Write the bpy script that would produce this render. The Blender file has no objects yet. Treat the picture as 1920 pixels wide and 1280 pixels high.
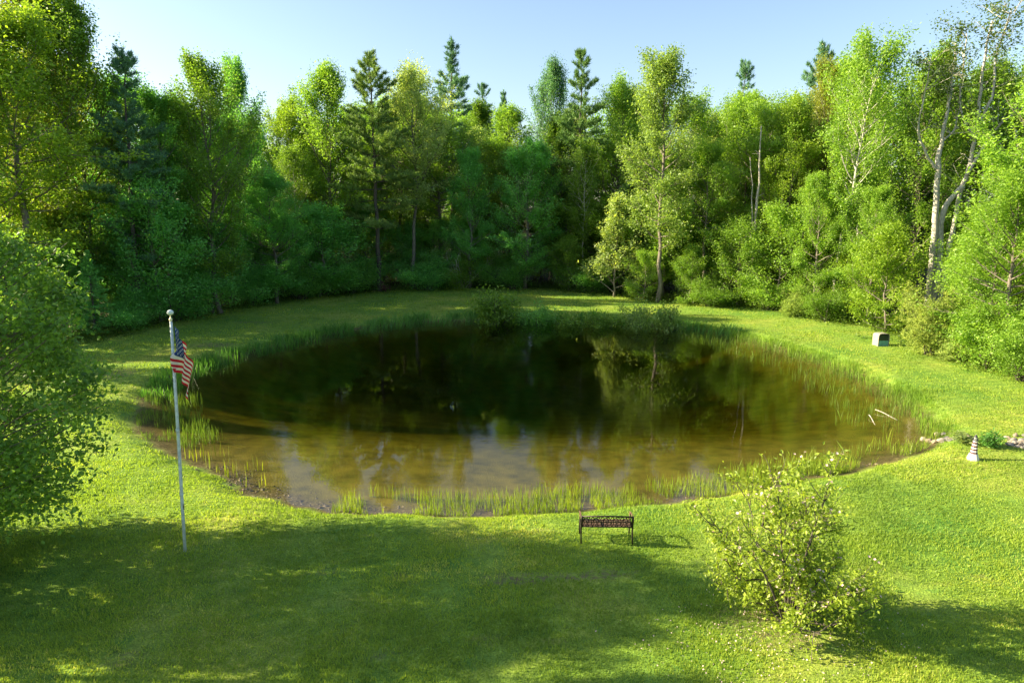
import bpy, math, random
import numpy as np
from mathutils import Vector, Matrix

R = math.radians
scene = bpy.context.scene
col = scene.collection

# ------------------------------------------------------------------ camera, sky, sun, exposure
CAM_H, PITCH, FPX = 8.0, R(11.0), 1280.0          # FPX: focal length in photo pixels (1920 wide)
cam_data = bpy.data.cameras.new("camera")
cam = bpy.data.objects.new("camera", cam_data)
col.objects.link(cam)
cam.location = (0, 0, CAM_H)
cam.rotation_euler = (R(90) - PITCH, 0, 0)
cam_data.sensor_width = 36.0
cam_data.lens = 24.0
cam_data.clip_start = 0.1
cam_data.clip_end = 3000.0
scene.camera = cam

SUN_EL = R(26.0)
SUN_AZ = math.atan2(-0.996, 0.06)                   # compass style: 0 = +Y, +90 = +X
sun_dir = Vector((math.sin(SUN_AZ) * math.cos(SUN_EL), math.cos(SUN_AZ) * math.cos(SUN_EL), math.sin(SUN_EL)))
world = bpy.data.worlds.new("World")
scene.world = world
world.use_nodes = True
wn = world.node_tree
wn.nodes.clear()
w_out = wn.nodes.new("ShaderNodeOutputWorld")
w_bg = wn.nodes.new("ShaderNodeBackground")
w_sky = wn.nodes.new("ShaderNodeTexSky")
w_sky.sky_type = 'NISHITA'
w_sky.sun_disc = False
w_sky.sun_elevation = SUN_EL
w_sky.sun_rotation = SUN_AZ
w_sky.air_density = 1.0
w_sky.dust_density = 1.4
w_sky.ozone_density = 1.2
w_bg.inputs["Strength"].default_value = 0.062
wn.links.new(w_sky.outputs[0], w_bg.inputs[0])
wn.links.new(w_bg.outputs[0], w_out.inputs[0])

sun_data = bpy.data.lights.new("sun", 'SUN')
sun_data.energy = 4.1
sun_data.angle = R(0.5)
sun_data.color = (1.0, 0.87, 0.56)
sun = bpy.data.objects.new("sun", sun_data)
sun.rotation_euler = sun_dir.to_track_quat('Z', 'Y').to_euler()
sun.location = (-40, 10, 40)
col.objects.link(sun)

scene.view_settings.view_transform = 'Standard'
scene.view_settings.look = 'None'
scene.view_settings.gamma = 1.0
scene.view_settings.exposure = 2.1
scene.render.engine = 'CYCLES'
cy = scene.cycles
cy.use_denoising = True
cy.max_bounces = 7
cy.diffuse_bounces = 4
cy.glossy_bounces = 3
cy.transmission_bounces = 4
cy.transparent_max_bounces = 8
cy.caustics_reflective = False
cy.caustics_refractive = False
cy.sample_clamp_indirect = 4.0

# ------------------------------------------------------------------ helpers
CP, SP = math.cos(PITCH), math.sin(PITCH)
def ray(px, py):
    """World direction of a photo pixel."""
    x, y = (px - 960) / FPX, (640 - py) / FPX
    return np.array([x, CP + y * SP, -SP + y * CP])
def gp(px, py, z=0.0):
    d = ray(px, py)
    t = (z - CAM_H) / d[2]
    return np.array([0, 0, CAM_H]) + d * t
def zat(px, py, Y):
    """Height of what shows at pixel row py at ground distance Y."""
    d = ray(px, py)
    return CAM_H + d[2] * Y / d[1]
def to_px(p):
    x, y, z = p[0], p[1], p[2] - CAM_H
    f = y * CP - z * SP
    u = y * SP + z * CP
    return 960 + FPX * x / f, 640 - FPX * u / f

def nrm(v):
    v = np.asarray(v, float)
    n = np.linalg.norm(v, axis=-1, keepdims=True)
    return v / np.maximum(n, 1e-9)

def mesh_np(name, V, F, mats, tone=None, smooth=False, midx=None, attrs=None):
    """Mesh from numpy arrays; F may be one (n,k) array or a list of them."""
    V = np.asarray(V, np.float32)
    Fs = F if isinstance(F, list) else [F]
    Fs = [np.asarray(f, np.int32) for f in Fs if len(f)]
    me = bpy.data.meshes.new(name)
    me.vertices.add(len(V))
    me.vertices.foreach_set("co", V.ravel())
    loops = np.concatenate([f.ravel() for f in Fs])
    tot = np.concatenate([np.full(len(f), f.shape[1], np.int32) for f in Fs])
    start = np.concatenate([[0], np.cumsum(tot)[:-1]]).astype(np.int32)
    me.loops.add(len(loops))
    me.loops.foreach_set("vertex_index", loops)
    me.polygons.add(len(tot))
    me.polygons.foreach_set("loop_start", start)
    try:
        me.polygons.foreach_set("loop_total", tot)
    except Exception:
        pass
    me.polygons.foreach_set("use_smooth", np.full(len(tot), bool(smooth)))
    if not isinstance(mats, (list, tuple)):
        mats = [mats]
    for m in mats:
        me.materials.append(m)
    if midx is not None:
        me.polygons.foreach_set("material_index", np.asarray(midx, np.int32))
    if tone is not None:
        a = me.attributes.new("tone", 'FLOAT', 'FACE')
        a.data.foreach_set("value", np.asarray(tone, np.float32))
    if attrs:
        for k, arr in attrs.items():
            a = me.attributes.new(k, 'FLOAT', 'POINT')
            a.data.foreach_set("value", np.asarray(arr, np.float32))
    me.update(calc_edges=True)
    return me

def link(name, me, parent=None, color=None):
    o = bpy.data.objects.new(name, me)
    col.objects.link(o)
    if parent is not None:
        o.parent = parent
    if color is not None:
        o.color = (*color, 1.0)
    return o
def tag(o, label=None, cat=None, group=None, kind=None):
    if label: o["label"] = label
    if cat: o["category"] = cat
    if group: o["group"] = group
    if kind: o["kind"] = kind
    return o
def thing(name, loc, label, cat, group=None, rz=0.0):
    o = bpy.data.objects.new(name, None)
    o.empty_display_size = 0.3
    col.objects.link(o)
    o.location = tuple(float(c) for c in loc)
    o.rotation_euler = (0, 0, rz)
    return tag(o, label, cat, group)

class MB:
    """Collects shapes that become one mesh."""
    def __init__(s):
        s.V, s.Q, s.T, s.n = [], [], [], 0
    def add(s, V, Q=None, T=None):
        V = np.asarray(V, float)
        if Q is not None and len(Q): s.Q.append(np.asarray(Q) + s.n)
        if T is not None and len(T): s.T.append(np.asarray(T) + s.n)
        s.V.append(V); s.n += len(V)
    def tube(s, pts, rad, k=6, cap=True):
        P = np.asarray(pts, float); n = len(P)
        rad = np.broadcast_to(np.asarray(rad, float), (n,))
        T = nrm(np.gradient(P, axis=0))
        ref = np.array([0, 0, 1.0]) if abs(T[0, 2]) < 0.9 else np.array([1.0, 0, 0])
        A = nrm(np.cross(T, ref)); B = np.cross(T, A)
        ang = np.linspace(0, 2 * np.pi, k, endpoint=False)
        ring = (A[:, None] * np.cos(ang)[None, :, None] + B[:, None] * np.sin(ang)[None, :, None]) * rad[:, None, None]
        V = (P[:, None] + ring).reshape(-1, 3)
        i = np.arange(n - 1)[:, None] * k; j = np.arange(k)[None, :]
        j2 = (j + 1) % k
        Q = np.stack([i + j, i + j2, i + k + j2, i + k + j], -1).reshape(-1, 4)
        Tt = []
        if cap:
            V = np.vstack([V, P[0], P[-1]])
            a, b = n * k, n * k + 1
            Tt = [[a, (q + 1) % k, q] for q in range(k)] + [[b, (n - 1) * k + q, (n - 1) * k + (q + 1) % k] for q in range(k)]
        s.add(V, Q, Tt)
    def box(s, c, size, rot=None, taper=1.0):
        x, y, z = np.asarray(size) / 2.0
        V = np.array([[-x, -y, -z], [x, -y, -z], [x, y, -z], [-x, y, -z],
                      [-x * taper, -y * taper, z], [x * taper, -y * taper, z], [x * taper, y * taper, z], [-x * taper, y * taper, z]])
        if rot is not None:
            V = V @ np.array(rot).T
        s.add(V + np.asarray(c), [[0, 3, 2, 1], [4, 5, 6, 7], [0, 1, 5, 4], [1, 2, 6, 5], [2, 3, 7, 6], [3, 0, 4, 7]])
    def lathe(s, prof, c=(0, 0, 0), k=20):
        prof = np.asarray(prof, float); n = len(prof)
        ang = np.linspace(0, 2 * np.pi, k, endpoint=False)
        V = np.stack([prof[:, None, 0] * np.cos(ang), prof[:, None, 0] * np.sin(ang), np.repeat(prof[:, 1:2], k, 1)], -1).reshape(-1, 3) + np.asarray(c)
        i = np.arange(n - 1)[:, None] * k; j = np.arange(k)[None, :]; j2 = (j + 1) % k
        s.add(V, np.stack([i + j, i + j2, i + k + j2, i + k + j], -1).reshape(-1, 4))
    def mesh(s, name, mat, smooth=False):
        F = []
        if s.Q: F.append(np.vstack(s.Q))
        if s.T: F.append(np.vstack(s.T))
        return mesh_np(name, np.vstack(s.V), F, mat, smooth=smooth)
    def build(s, name, mat, parent=None, smooth=False):
        return link(name, s.mesh(name, mat, smooth), parent)

# ------------------------------------------------------------------ materials
def new_mat(name):
    m = bpy.data.materials.new(name); m.use_nodes = True
    m.node_tree.nodes.clear()
    return m, m.node_tree.nodes, m.node_tree.links
def N(nodes, kind, **kw):
    n = nodes.new(kind)
    for k, v in kw.items():
        if k.startswith("i_"):
            n.inputs[k[2:].replace("_", " ")].default_value = v
        else:
            setattr(n, k, v)
    return n
def ramp(nodes, stops):
    r = nodes.new("ShaderNodeValToRGB")
    e = r.color_ramp.elements
    while len(e) < len(stops): e.new(0.5)
    for q, (p, c) in zip(e, stops):
        q.position = p; q.color = (*c, 1)
    return r
def mixc(nodes, links, blend, fac, a, b):
    m = nodes.new("ShaderNodeMix"); m.data_type = 'RGBA'; m.blend_type = blend
    for sock, v in ((m.inputs[0], fac), (m.inputs[6], a), (m.inputs[7], b)):
        if hasattr(v, "is_output"): links.new(v, sock)
        elif isinstance(v, tuple): sock.default_value = (*v, 1)
        else: sock.default_value = v
    return m.outputs[2]

def leaf_material(name, transl=0.48, rough=0.45, spec=0.5, base=None, tones=((0.0, (.55, .6, .6)), (.5, (1, 1, 1)), (1.0, (1.55, 1.35, 1.0)))):
    m, n, l = new_mat(name)
    out = N(n, "ShaderNodeOutputMaterial")
    at = N(n, "ShaderNodeAttribute", attribute_name="tone")
    rp = ramp(n, tones); l.new(at.outputs["Fac"], rp.inputs[0])
    if base is None:
        oi = N(n, "ShaderNodeObjectInfo")
        c = mixc(n, l, 'MULTIPLY', 1.0, oi.outputs["Color"], rp.outputs[0])
    else:
        c = mixc(n, l, 'MULTIPLY', 1.0, base, rp.outputs[0])
    pr = N(n, "ShaderNodeBsdfPrincipled"); pr.inputs["Roughness"].default_value = rough
    pr.inputs["Specular IOR Level"].default_value = spec
    l.new(c, pr.inputs["Base Color"])
    tr = N(n, "ShaderNodeBsdfTranslucent")
    c2 = mixc(n, l, 'MULTIPLY', 1.0, c, (1.5, 1.5, 0.7)); l.new(c2, tr.inputs["Color"])
    mx = N(n, "ShaderNodeMixShader"); mx.inputs[0].default_value = transl
    l.new(pr.outputs[0], mx.inputs[1]); l.new(tr.outputs[0], mx.inputs[2])
    l.new(mx.outputs[0], out.inputs[0])
    return m

def simple_mat(name, colr, rough=0.6, metal=0.0, var=0.15, scale=8.0, bump=0.0, spec=0.4, stretch=None, dark=None):
    """Principled with a noise-driven tint, roughness and bump."""
    m, n, l = new_mat(name)
    out = N(n, "ShaderNodeOutputMaterial"); pr = N(n, "ShaderNodeBsdfPrincipled")
    tc = N(n, "ShaderNodeTexCoord"); mp = N(n, "ShaderNodeMapping")
    if stretch: mp.inputs["Scale"].default_value = stretch
    l.new(tc.outputs["Object"], mp.inputs[0])
    nz = N(n, "ShaderNodeTexNoise", i_Scale=scale, i_Detail=6.0); l.new(mp.outputs[0], nz.inputs["Vector"])
    lo = dark or tuple(c * (1 - var) for c in colr)
    rp = ramp(n, [(0.3, lo), (0.7, tuple(min(1, c * (1 + var)) for c in colr))])
    l.new(nz.outputs["Fac"], rp.inputs[0]); l.new(rp.outputs[0], pr.inputs["Base Color"])
    pr.inputs["Roughness"].default_value = rough; pr.inputs["Metallic"].default_value = metal
    pr.inputs["Specular IOR Level"].default_value = spec
    if bump:
        bp = N(n, "ShaderNodeBump"); bp.inputs["Strength"].default_value = bump; bp.inputs["Distance"].default_value = 0.03
        l.new(nz.outputs["Fac"], bp.inputs["Height"]); l.new(bp.outputs[0], pr.inputs["Normal"])
    l.new(pr.outputs[0], out.inputs[0])
    return m

M_LEAF = leaf_material("leaf")
M_NEEDLE = leaf_material("needle", transl=0.2, rough=0.6, spec=0.25)
M_REED = leaf_material("reed_blade", transl=0.4)
M_GRASS = leaf_material("grass_blade", transl=0.45, base=(0.265, 0.37, 0.052), spec=0.2,
                        tones=((0.0, (.55, .62, .7)), (.6, (1, 1, 1)), (0.9, (1.35, 1.15, 1.0)), (1.0, (2.0, 1.4, 3.0))))
M_BARK = simple_mat("bark_grey", (0.17, 0.145, 0.12), 0.9, var=0.45, scale=5, bump=0.6, stretch=(3, 3, 0.6))
M_BARK_DARK = simple_mat("bark_dark", (0.085, 0.07, 0.06), 0.9, var=0.45, scale=5, bump=0.6, stretch=(3, 3, 0.6))
M_BARK_PALE = simple_mat("bark_pale", (0.50, 0.46, 0.41), 0.85, var=0.35, scale=5, bump=0.5, stretch=(2, 2, 0.8))
M_DEAD = simple_mat("dead_wood", (0.40, 0.36, 0.32), 0.9, var=0.3, scale=6, bump=0.4, stretch=(3, 3, 0.5))

# ------------------------------------------------------------------ pond outline and terrain
WATER_Z = -0.30
POND_PX = [(520, 934), (600, 953), (700, 961), (850, 965), (1000, 962), (1150, 950), (1300, 935), (1420, 915), (1540, 890), (1640, 868),
           (1720, 845), (1757, 815), (1728, 775), (1682, 740), (1610, 702), (1530, 672), (1450, 648), (1380, 630), (1300, 617), (1200, 609),
           (1100, 604), (1000, 601), (900, 600), (800, 603), (700, 613), (600, 630), (520, 648), (440, 668), (370, 690), (315, 715),
           (285, 745), (268, 782), (275, 812), (300, 837), (345, 858), (390, 877), (440, 902), (480, 923)]
ctrl = np.array([gp(x, y, WATER_Z)[:2] for x, y in POND_PX])
def catmull(C, per=8, closed=True):
    n = len(C); out = []
    for i in range(n if closed else n - 1):
        p0, p1, p2, p3 = (C[(i - 1) % n], C[i], C[(i + 1) % n], C[(i + 2) % n]) if closed else (C[max(i - 1, 0)], C[i], C[i + 1], C[min(i + 2, n - 1)])
        for t in np.linspace(0, 1, per, endpoint=False):
            out.append(0.5 * ((2 * p1) + (-p0 + p2) * t + (2 * p0 - 5 * p1 + 4 * p2 - p3) * t * t + (-p0 + 3 * p1 - 3 * p2 + p3) * t ** 3))
    return np.array(out)
if np.sum(ctrl[:, 0] * np.roll(ctrl[:, 1], -1) - ctrl[:, 1] * np.roll(ctrl[:, 0], -1)) < 0: ctrl = ctrl[::-1]
pond = catmull(ctrl, 7)
_rng = np.random.default_rng(5)
_c = pond.mean(0)
_jit = np.convolve(np.tile(_rng.normal(0, 1, len(pond)), 3), np.ones(3) / 3, 'same')[len(pond):2 * len(pond)]
pond = pond + nrm(pond - _c) * (_jit * 0.14)[:, None]

REED_OUT = catmull(np.array([gp(x, y, WATER_Z)[:2] for x, y in POND_PX]), 7)

def sdf(poly, P, chunk=20000):
    """Signed distance to a closed polygon, negative inside."""
    P = np.atleast_2d(P); A = poly; B = np.roll(poly, -1, 0); E = B - A
    out = np.empty(len(P))
    for s in range(0, len(P), chunk):
        Q = P[s:s + chunk]
        w = Q[:, None] - A[None]
        t = np.clip((w * E[None]).sum(-1) / (E * E).sum(-1)[None], 0, 1)
        d = np.sqrt(((w - E[None] * t[..., None]) ** 2).sum(-1).min(1))
        c1 = (A[None, :, 1] <= Q[:, None, 1]) != (B[None, :, 1] <= Q[:, None, 1])
        xi = A[None, :, 0] + (Q[:, None, 1] - A[None, :, 1]) / np.where(np.abs(E[None, :, 1]) < 1e-9, 1e-9, E[None, :, 1]) * E[None, :, 0]
        ins = ((c1 & (Q[:, None, 0] < xi)).sum(1) % 2) == 1
        out[s:s + chunk] = np.where(ins, -d, d)
    return out

# the lawn clearing inside the wood
WOOD_PX = [(150, 640), (230, 622), (300, 606), (400, 585), (500, 567), (600, 553), (700, 545), (800, 542), (900, 539), (1000, 539),
           (1100, 545), (1180, 556), (1250, 566), (1350, 572), (1430, 578), (1500, 588), (1580, 603), (1650, 616), (1700, 632), (1760, 652),
           (1830, 676), (1900, 703)]
wood_line = np.array([gp(x, y)[:2] for x, y in WOOD_PX])
wood_line = np.vstack([[[-62, 31], [-44, 34], [-36, 37], [-31, 41]], wood_line, [[27, 27], [31, 20], [34, 10]]])
clearing = np.vstack([catmull(wood_line, 5, closed=False), [[34, 10], [34, -40], [-90, -40], [-90, 31]]])

def smooth(a, b, x):
    t = np.clip((x - a) / (b - a), 0, 1); return t * t * (3 - 2 * t)
def vnoise(x, y, s, seed=0):
    """Cheap smooth pseudo-noise in -1..1."""
    r = np.random.default_rng(seed); v = 0
    for k in range(5):
        a = r.uniform(0, 6.28); f = s * r.uniform(0.7, 1.6); p = r.uniform(0, 6.28)
        v = v + np.sin((x * math.cos(a) + y * math.sin(a)) * f + p)
    return v / 3.2
def terrain(x, y, d=None):
    x = np.asarray(x, float); y = np.asarray(y, float)
    P = np.stack([x.ravel(), y.ravel()], 1)
    if d is None: d = sdf(pond, P).reshape(x.shape)
    out = WATER_Z * (1 - smooth(0.0, 1.1, d)) + 0.05 * vnoise(x, y, 0.35, 3) * smooth(0.8, 4, d)
    ins = WATER_Z - 0.02 - (0.80 + 2.7 * smooth(21.5, 38, y)) * (1 - np.exp(np.minimum(d, 0) * 0.17))
    z = np.where(d > 0, out, ins)
    far = np.maximum(0, np.hypot(x, y - 20) - 52)
    return z + 0.045 * np.minimum(far, 150)
def gz(x, y): return float(terrain(np.array([x]), np.array([y]))[0])

def axis(fine0, fine1, step, lo, hi):
    a = list(np.arange(fine0, fine1, step)); s = step; v = fine1
    while v < hi: a.append(v); s *= 1.18; v += s
    s = step; v = fine0
    pre = []
    while v > lo: s *= 1.18; v -= s; pre.append(v)
    return np.array(pre[::-1] + a)
gx = axis(-22, 27, 0.22, -700, 700); gy = axis(9, 68, 0.24, -300, 900)
GX, GY = np.meshgrid(gx, gy)
P2 = np.stack([GX.ravel(), GY.ravel()], 1)
d_pond = sdf(pond, P2); d_clear = sdf(clearing, P2)
GZ = terrain(GX.ravel(), GY.ravel(), d_pond)
nx, ny = len(gx), len(gy)
ii = (np.arange(ny - 1)[:, None] * nx + np.arange(nx - 1)[None]).ravel()
quads = np.stack([ii, ii + 1, ii + nx + 1, ii + nx], 1)
edge_n = 0.5 * vnoise(P2[:, 0], P2[:, 1], 1.6, 8)
a_forest = smooth(-0.8, 1.2, d_clear + edge_n)
a_mud = 1 - smooth(0.05, 0.5, d_pond + 0.16 * vnoise(P2[:, 0], P2[:, 1], 4.0, 9))

# worn places in the lawn: pixel centre, radii in metres, strength
BARE_PX = [(1040, 1082, 1.9, .22, .9), (960, 1090, .9, .2, .8), (1150, 1074, .8, .15, .7), (215, 700, 1.3, 1.5, .8), (405, 647, 1.5, .9, 1.0), (480, 605, 1.8, .5, .8),
           (600, 1075, .5, .15, .6), (1450, 1170, 1.6, 1.0, .8), (230, 1235, .4, .2, .7), (720, 1230, .35, .2, .6)]
def bare_at(x, y):
    v = np.zeros(len(x))
    for px, py, rx, ry, st in BARE_PX:
        q = gp(px, py); v = np.maximum(v, st * (1 - smooth(.45, 1.1, np.hypot((x - q[0]) / rx, (y - q[1]) / ry))))
    return v
def ground_material():
    m, n, l = new_mat("ground_lawn")
    out = N(n, "ShaderNodeOutputMaterial"); pr = N(n, "ShaderNodeBsdfPrincipled")
    geo = N(n, "ShaderNodeNewGeometry")
    def noise(scale, detail=5, stretch=None):
        nz = N(n, "ShaderNodeTexNoise", i_Scale=scale, i_Detail=float(detail), i_Roughness=0.6)
        src = geo.outputs["Position"]
        if stretch:
            mp = N(n, "ShaderNodeMapping"); mp.inputs["Scale"].default_value = stretch
            l.new(src, mp.inputs[0]); src = mp.outputs[0]
        l.new(src, nz.inputs["Vector"]); return nz.outputs["Fac"]
    big = ramp(n, [(0.32, (0.11, 0.235, 0.036)), (0.5, (0.20, 0.31, 0.050)), (0.68, (0.32, 0.365, 0.072))])
    l.new(noise(0.22, 4), big.inputs[0])
    mid = ramp(n, [(0.3, (0.62, 0.68, 0.62)), (0.7, (1.25, 1.18, 1.1))]); l.new(noise(2.6, 6), mid.inputs[0])
    fine = ramp(n, [(0.3, (0.5, 0.55, 0.5)), (0.7, (1.35, 1.3, 1.25))]); l.new(noise(26, 5), fine.inputs[0])
    c = mixc(n, l, 'MULTIPLY', 1.0, big.outputs[0], mid.outputs[0])
    c = mixc(n, l, 'MULTIPLY', 1.0, c, fine.outputs[0])
    # dry thatch showing through in patches
    th = ramp(n, [(0.60, (0, 0, 0)), (0.72, (1, 1, 1))]); l.new(noise(0.9, 7, (0.6, 1.5, 1)), th.inputs[0])
    thm = N(n, "ShaderNodeMath", operation='MULTIPLY'); thm.inputs[1].default_value = 0.45; l.new(th.outputs[0], thm.inputs[0])
    c = mixc(n, l, 'MIX', thm.outputs[0], c, (0.30, 0.25, 0.09))
    mow = N(n, "ShaderNodeTexWave", i_Scale=0.55, i_Distortion=2.5, i_Detail=2.0); mow.inputs["Detail Scale"].default_value = 0.25
    mm = N(n, "ShaderNodeMapping"); mm.inputs["Rotation"].default_value = (0, 0, 1.35); l.new(geo.outputs["Position"], mm.inputs[0]); l.new(mm.outputs[0], mow.inputs["Vector"])
    mr = ramp(n, [(0.2, (.90, .93, .92)), (0.8, (1.08, 1.05, 1.02))]); l.new(mow.outputs["Fac"], mr.inputs[0])
    c = mixc(n, l, 'MULTIPLY', 1.0, c, mr.outputs[0])
    cl = ramp(n, [(0.62, (0, 0, 0)), (0.66, (1, 1, 1))]); l.new(noise(1.7, 4), cl.inputs[0])
    clm = N(n, "ShaderNodeMath", operation='MULTIPLY'); clm.inputs[1].default_value = 0.5; l.new(cl.outputs[0], clm.inputs[0])
    c = mixc(n, l, 'MIX', clm.outputs[0], c, (0.075, 0.20, 0.035))
    ad = N(n, "ShaderNodeAttribute", attribute_name="bare")
    bn = ramp(n, [(0.42, (0, 0, 0)), (0.6, (1, 1, 1))]); l.new(noise(6, 6), bn.inputs[0])
    bm_ = N(n, "ShaderNodeMath", operation='MULTIPLY'); l.new(ad.outputs["Fac"], bm_.inputs[0]); l.new(bn.outputs[0], bm_.inputs[1])
    c = mixc(n, l, 'MIX', bm_.outputs[0], c, (0.15, 0.115, 0.07))
    # leaf litter under the trees
    lit = ramp(n, [(0.3, (0.022, 0.020, 0.010)), (0.55, (0.045, 0.036, 0.016)), (0.7, (0.03, 0.05, 0.012))]); l.new(noise(3.5, 8), lit.inputs[0])
    af = N(n, "ShaderNodeAttribute", attribute_name="forest")
    c = mixc(n, l, 'MIX', af.outputs["Fac"], c, lit.outputs[0])
    # bare bank and pond bottom
    bank = ramp(n, [(0.3, (0.05, 0.036, 0.018)), (0.55, (0.11, 0.085, 0.035)), (0.75, (0.19, 0.155, 0.075))]); l.new(noise(7, 8), bank.inputs[0])
    am = N(n, "ShaderNodeAttribute", attribute_name="mud")
    c = mixc(n, l, 'MIX', am.outputs["Fac"], c, bank.outputs[0])
    bed = ramp(n, [(0.34, (0.075, 0.064, 0.014)), (0.5, (0.125, 0.105, 0.020)), (0.66, (0.17, 0.14, 0.028))]); l.new(noise(1.3, 9), bed.inputs[0])
    ab = N(n, "ShaderNodeAttribute", attribute_name="bed")
    c = mixc(n, l, 'MIX', ab.outputs["Fac"], c, bed.outputs[0])
    l.new(c, pr.inputs["Base Color"])
    pr.inputs["Roughness"].default_value = 0.9; pr.inputs["Specular IOR Level"].default_value = 0.15
    bp = N(n, "ShaderNodeBump"); bp.inputs["Strength"].default_value = 0.7; bp.inputs["Distance"].default_value = 0.06
    l.new(noise(18, 6), bp.inputs["Height"]); l.new(bp.outputs[0], pr.inputs["Normal"])
    l.new(pr.outputs[0], out.inputs[0])
    return m
ground = link("ground", mesh_np("ground", np.column_stack([P2, GZ]), quads, ground_material(), smooth=True,
              attrs={"forest": a_forest, "mud": a_mud, "bare": bare_at(P2[:, 0], P2[:, 1]), "bed": 1 - smooth(-0.9, -0.1, d_pond)}))
tag(ground, kind="structure")

def water_material():
    m, n, l = new_mat("pond_water")
    out = N(n, "ShaderNodeOutputMaterial")
    geo = N(n, "ShaderNodeNewGeometry")
    mp = N(n, "ShaderNodeMapping"); mp.inputs["Scale"].default_value = (1.0, 1.7, 1.0); mp.inputs["Rotation"].default_value = (0, 0, 0.3)
    l.new(geo.outputs["Position"], mp.inputs[0])
    n1 = N(n, "ShaderNodeTexNoise", i_Scale=3.2, i_Detail=3.0); l.new(mp.outputs[0], n1.inputs["Vector"])
    n2 = N(n, "ShaderNodeTexNoise", i_Scale=0.10, i_Detail=2.0); l.new(geo.outputs["Position"], n2.inputs["Vector"])
    calm = ramp(n, [(0.42, (0.06, 0.06, 0.06)), (0.62, (1, 1, 1))]); l.new(n2.outputs["Fac"], calm.inputs[0])
    bp = N(n, "ShaderNodeBump"); bp.inputs["Distance"].default_value = 0.0055
    l.new(calm.outputs[0], bp.inputs["Strength"]); l.new(n1.outputs["Fac"], bp.inputs["Height"])
    fr = N(n, "ShaderNodeFresnel"); ior = N(n, "ShaderNodeMapRange"); ior.inputs["To Min"].default_value = 1.40; ior.inputs["To Max"].default_value = 1 / 1.40
    l.new(geo.outputs["Backfacing"], ior.inputs["Value"]); l.new(ior.outputs[0], fr.inputs["IOR"]); l.new(bp.outputs[0], fr.inputs["Normal"])
    gl = N(n, "ShaderNodeBsdfGlossy"); gl.inputs["Roughness"].default_value = 0.0; l.new(bp.outputs[0], gl.inputs["Normal"])
    tr = N(n, "ShaderNodeBsdfTransparent"); tr.inputs[0].default_value = (0.98, 0.98, 0.98, 1)
    mx = N(n, "ShaderNodeMixShader"); l.new(fr.outputs[0], mx.inputs[0]); l.new(tr.outputs[0], mx.inputs[1]); l.new(gl.outputs[0], mx.inputs[2])
    l.new(mx.outputs[0], out.inputs[0])
    va = N(n, "ShaderNodeVolumeAbsorption"); va.inputs["Color"].default_value = (0.60, 0.60, 0.11, 1); va.inputs["Density"].default_value = 0.58
    l.new(va.outputs[0], out.inputs["Volume"])
    return m
# closed body of water: flat top just inside the bank, sides and floor buried in the ground
cen = pond.mean(0)
ring = pond + nrm(pond - cen) * 0.35
k = len(ring)
Vw = np.vstack([np.column_stack([ring, np.full(k, WATER_Z)]), np.column_stack([ring, np.full(k, -4.0)]), [[*cen, WATER_Z], [*cen, -4.0]]])
i = np.arange(k); j = (i + 1) % k
water = link("pond_water", mesh_np("pond_water", Vw, [np.stack([i, i + k, j + k, j], 1)[:, ::-1],
             np.vstack([np.stack([i, j, np.full(k, 2 * k)], 1), np.stack([j + k, i + k, np.full(k, 2 * k + 1)], 1)])], water_material()))
tag(water, kind="structure")

# ------------------------------------------------------------------ foliage generators
def leaves_np(C, size, rng, up=0.9, droop=0.15, width=0.30):
    """One folded kite per leaf centre."""
    n = len(C)
    size = size * rng.uniform(0.65, 1.25, n)[:, None]
    nn = rng.normal(0, 0.55, (n, 3)); nn[:, 2] += up; nn = nrm(nn)
    a = rng.normal(0, 1, (n, 3)); a -= (a * nn).sum(1, keepdims=True) * nn; a = nrm(a); a[:, 2] -= droop
    b = np.cross(nn, a)
    V = np.empty((n, 4, 3))
    V[:, 0] = C - a * size * .5
    V[:, 1] = C + b * size * width + nn * size * 0.10
    V[:, 2] = C + a * size * .5
    V[:, 3] = C - b * size * width + nn * size * 0.10
    return V.reshape(-1, 3), np.arange(4 * n).reshape(n, 4)

def clump_points(tips, per, c, flat, rng):
    T = np.repeat(np.asarray(tips), per, 0)
    o = rng.normal(0, 1, (len(T), 3)) * np.array([c, c, c * flat])
    rad = np.hypot(o[:, 0], o[:, 1]); o[:, 2] -= 0.22 * rad * rad / max(c, .01) * 0.5
    return T + o

def limb(base, d, L, rng, m=6, curve=0.25, wob=0.10):
    pts = [np.array(base, float)]; d = nrm(d)
    for q in range(m):
        d = nrm(d + np.array([0, 0, curve / m]) + rng.normal(0, wob, 3))
        pts.append(pts[-1] + d * L / m)
    return np.array(pts), d

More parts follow.
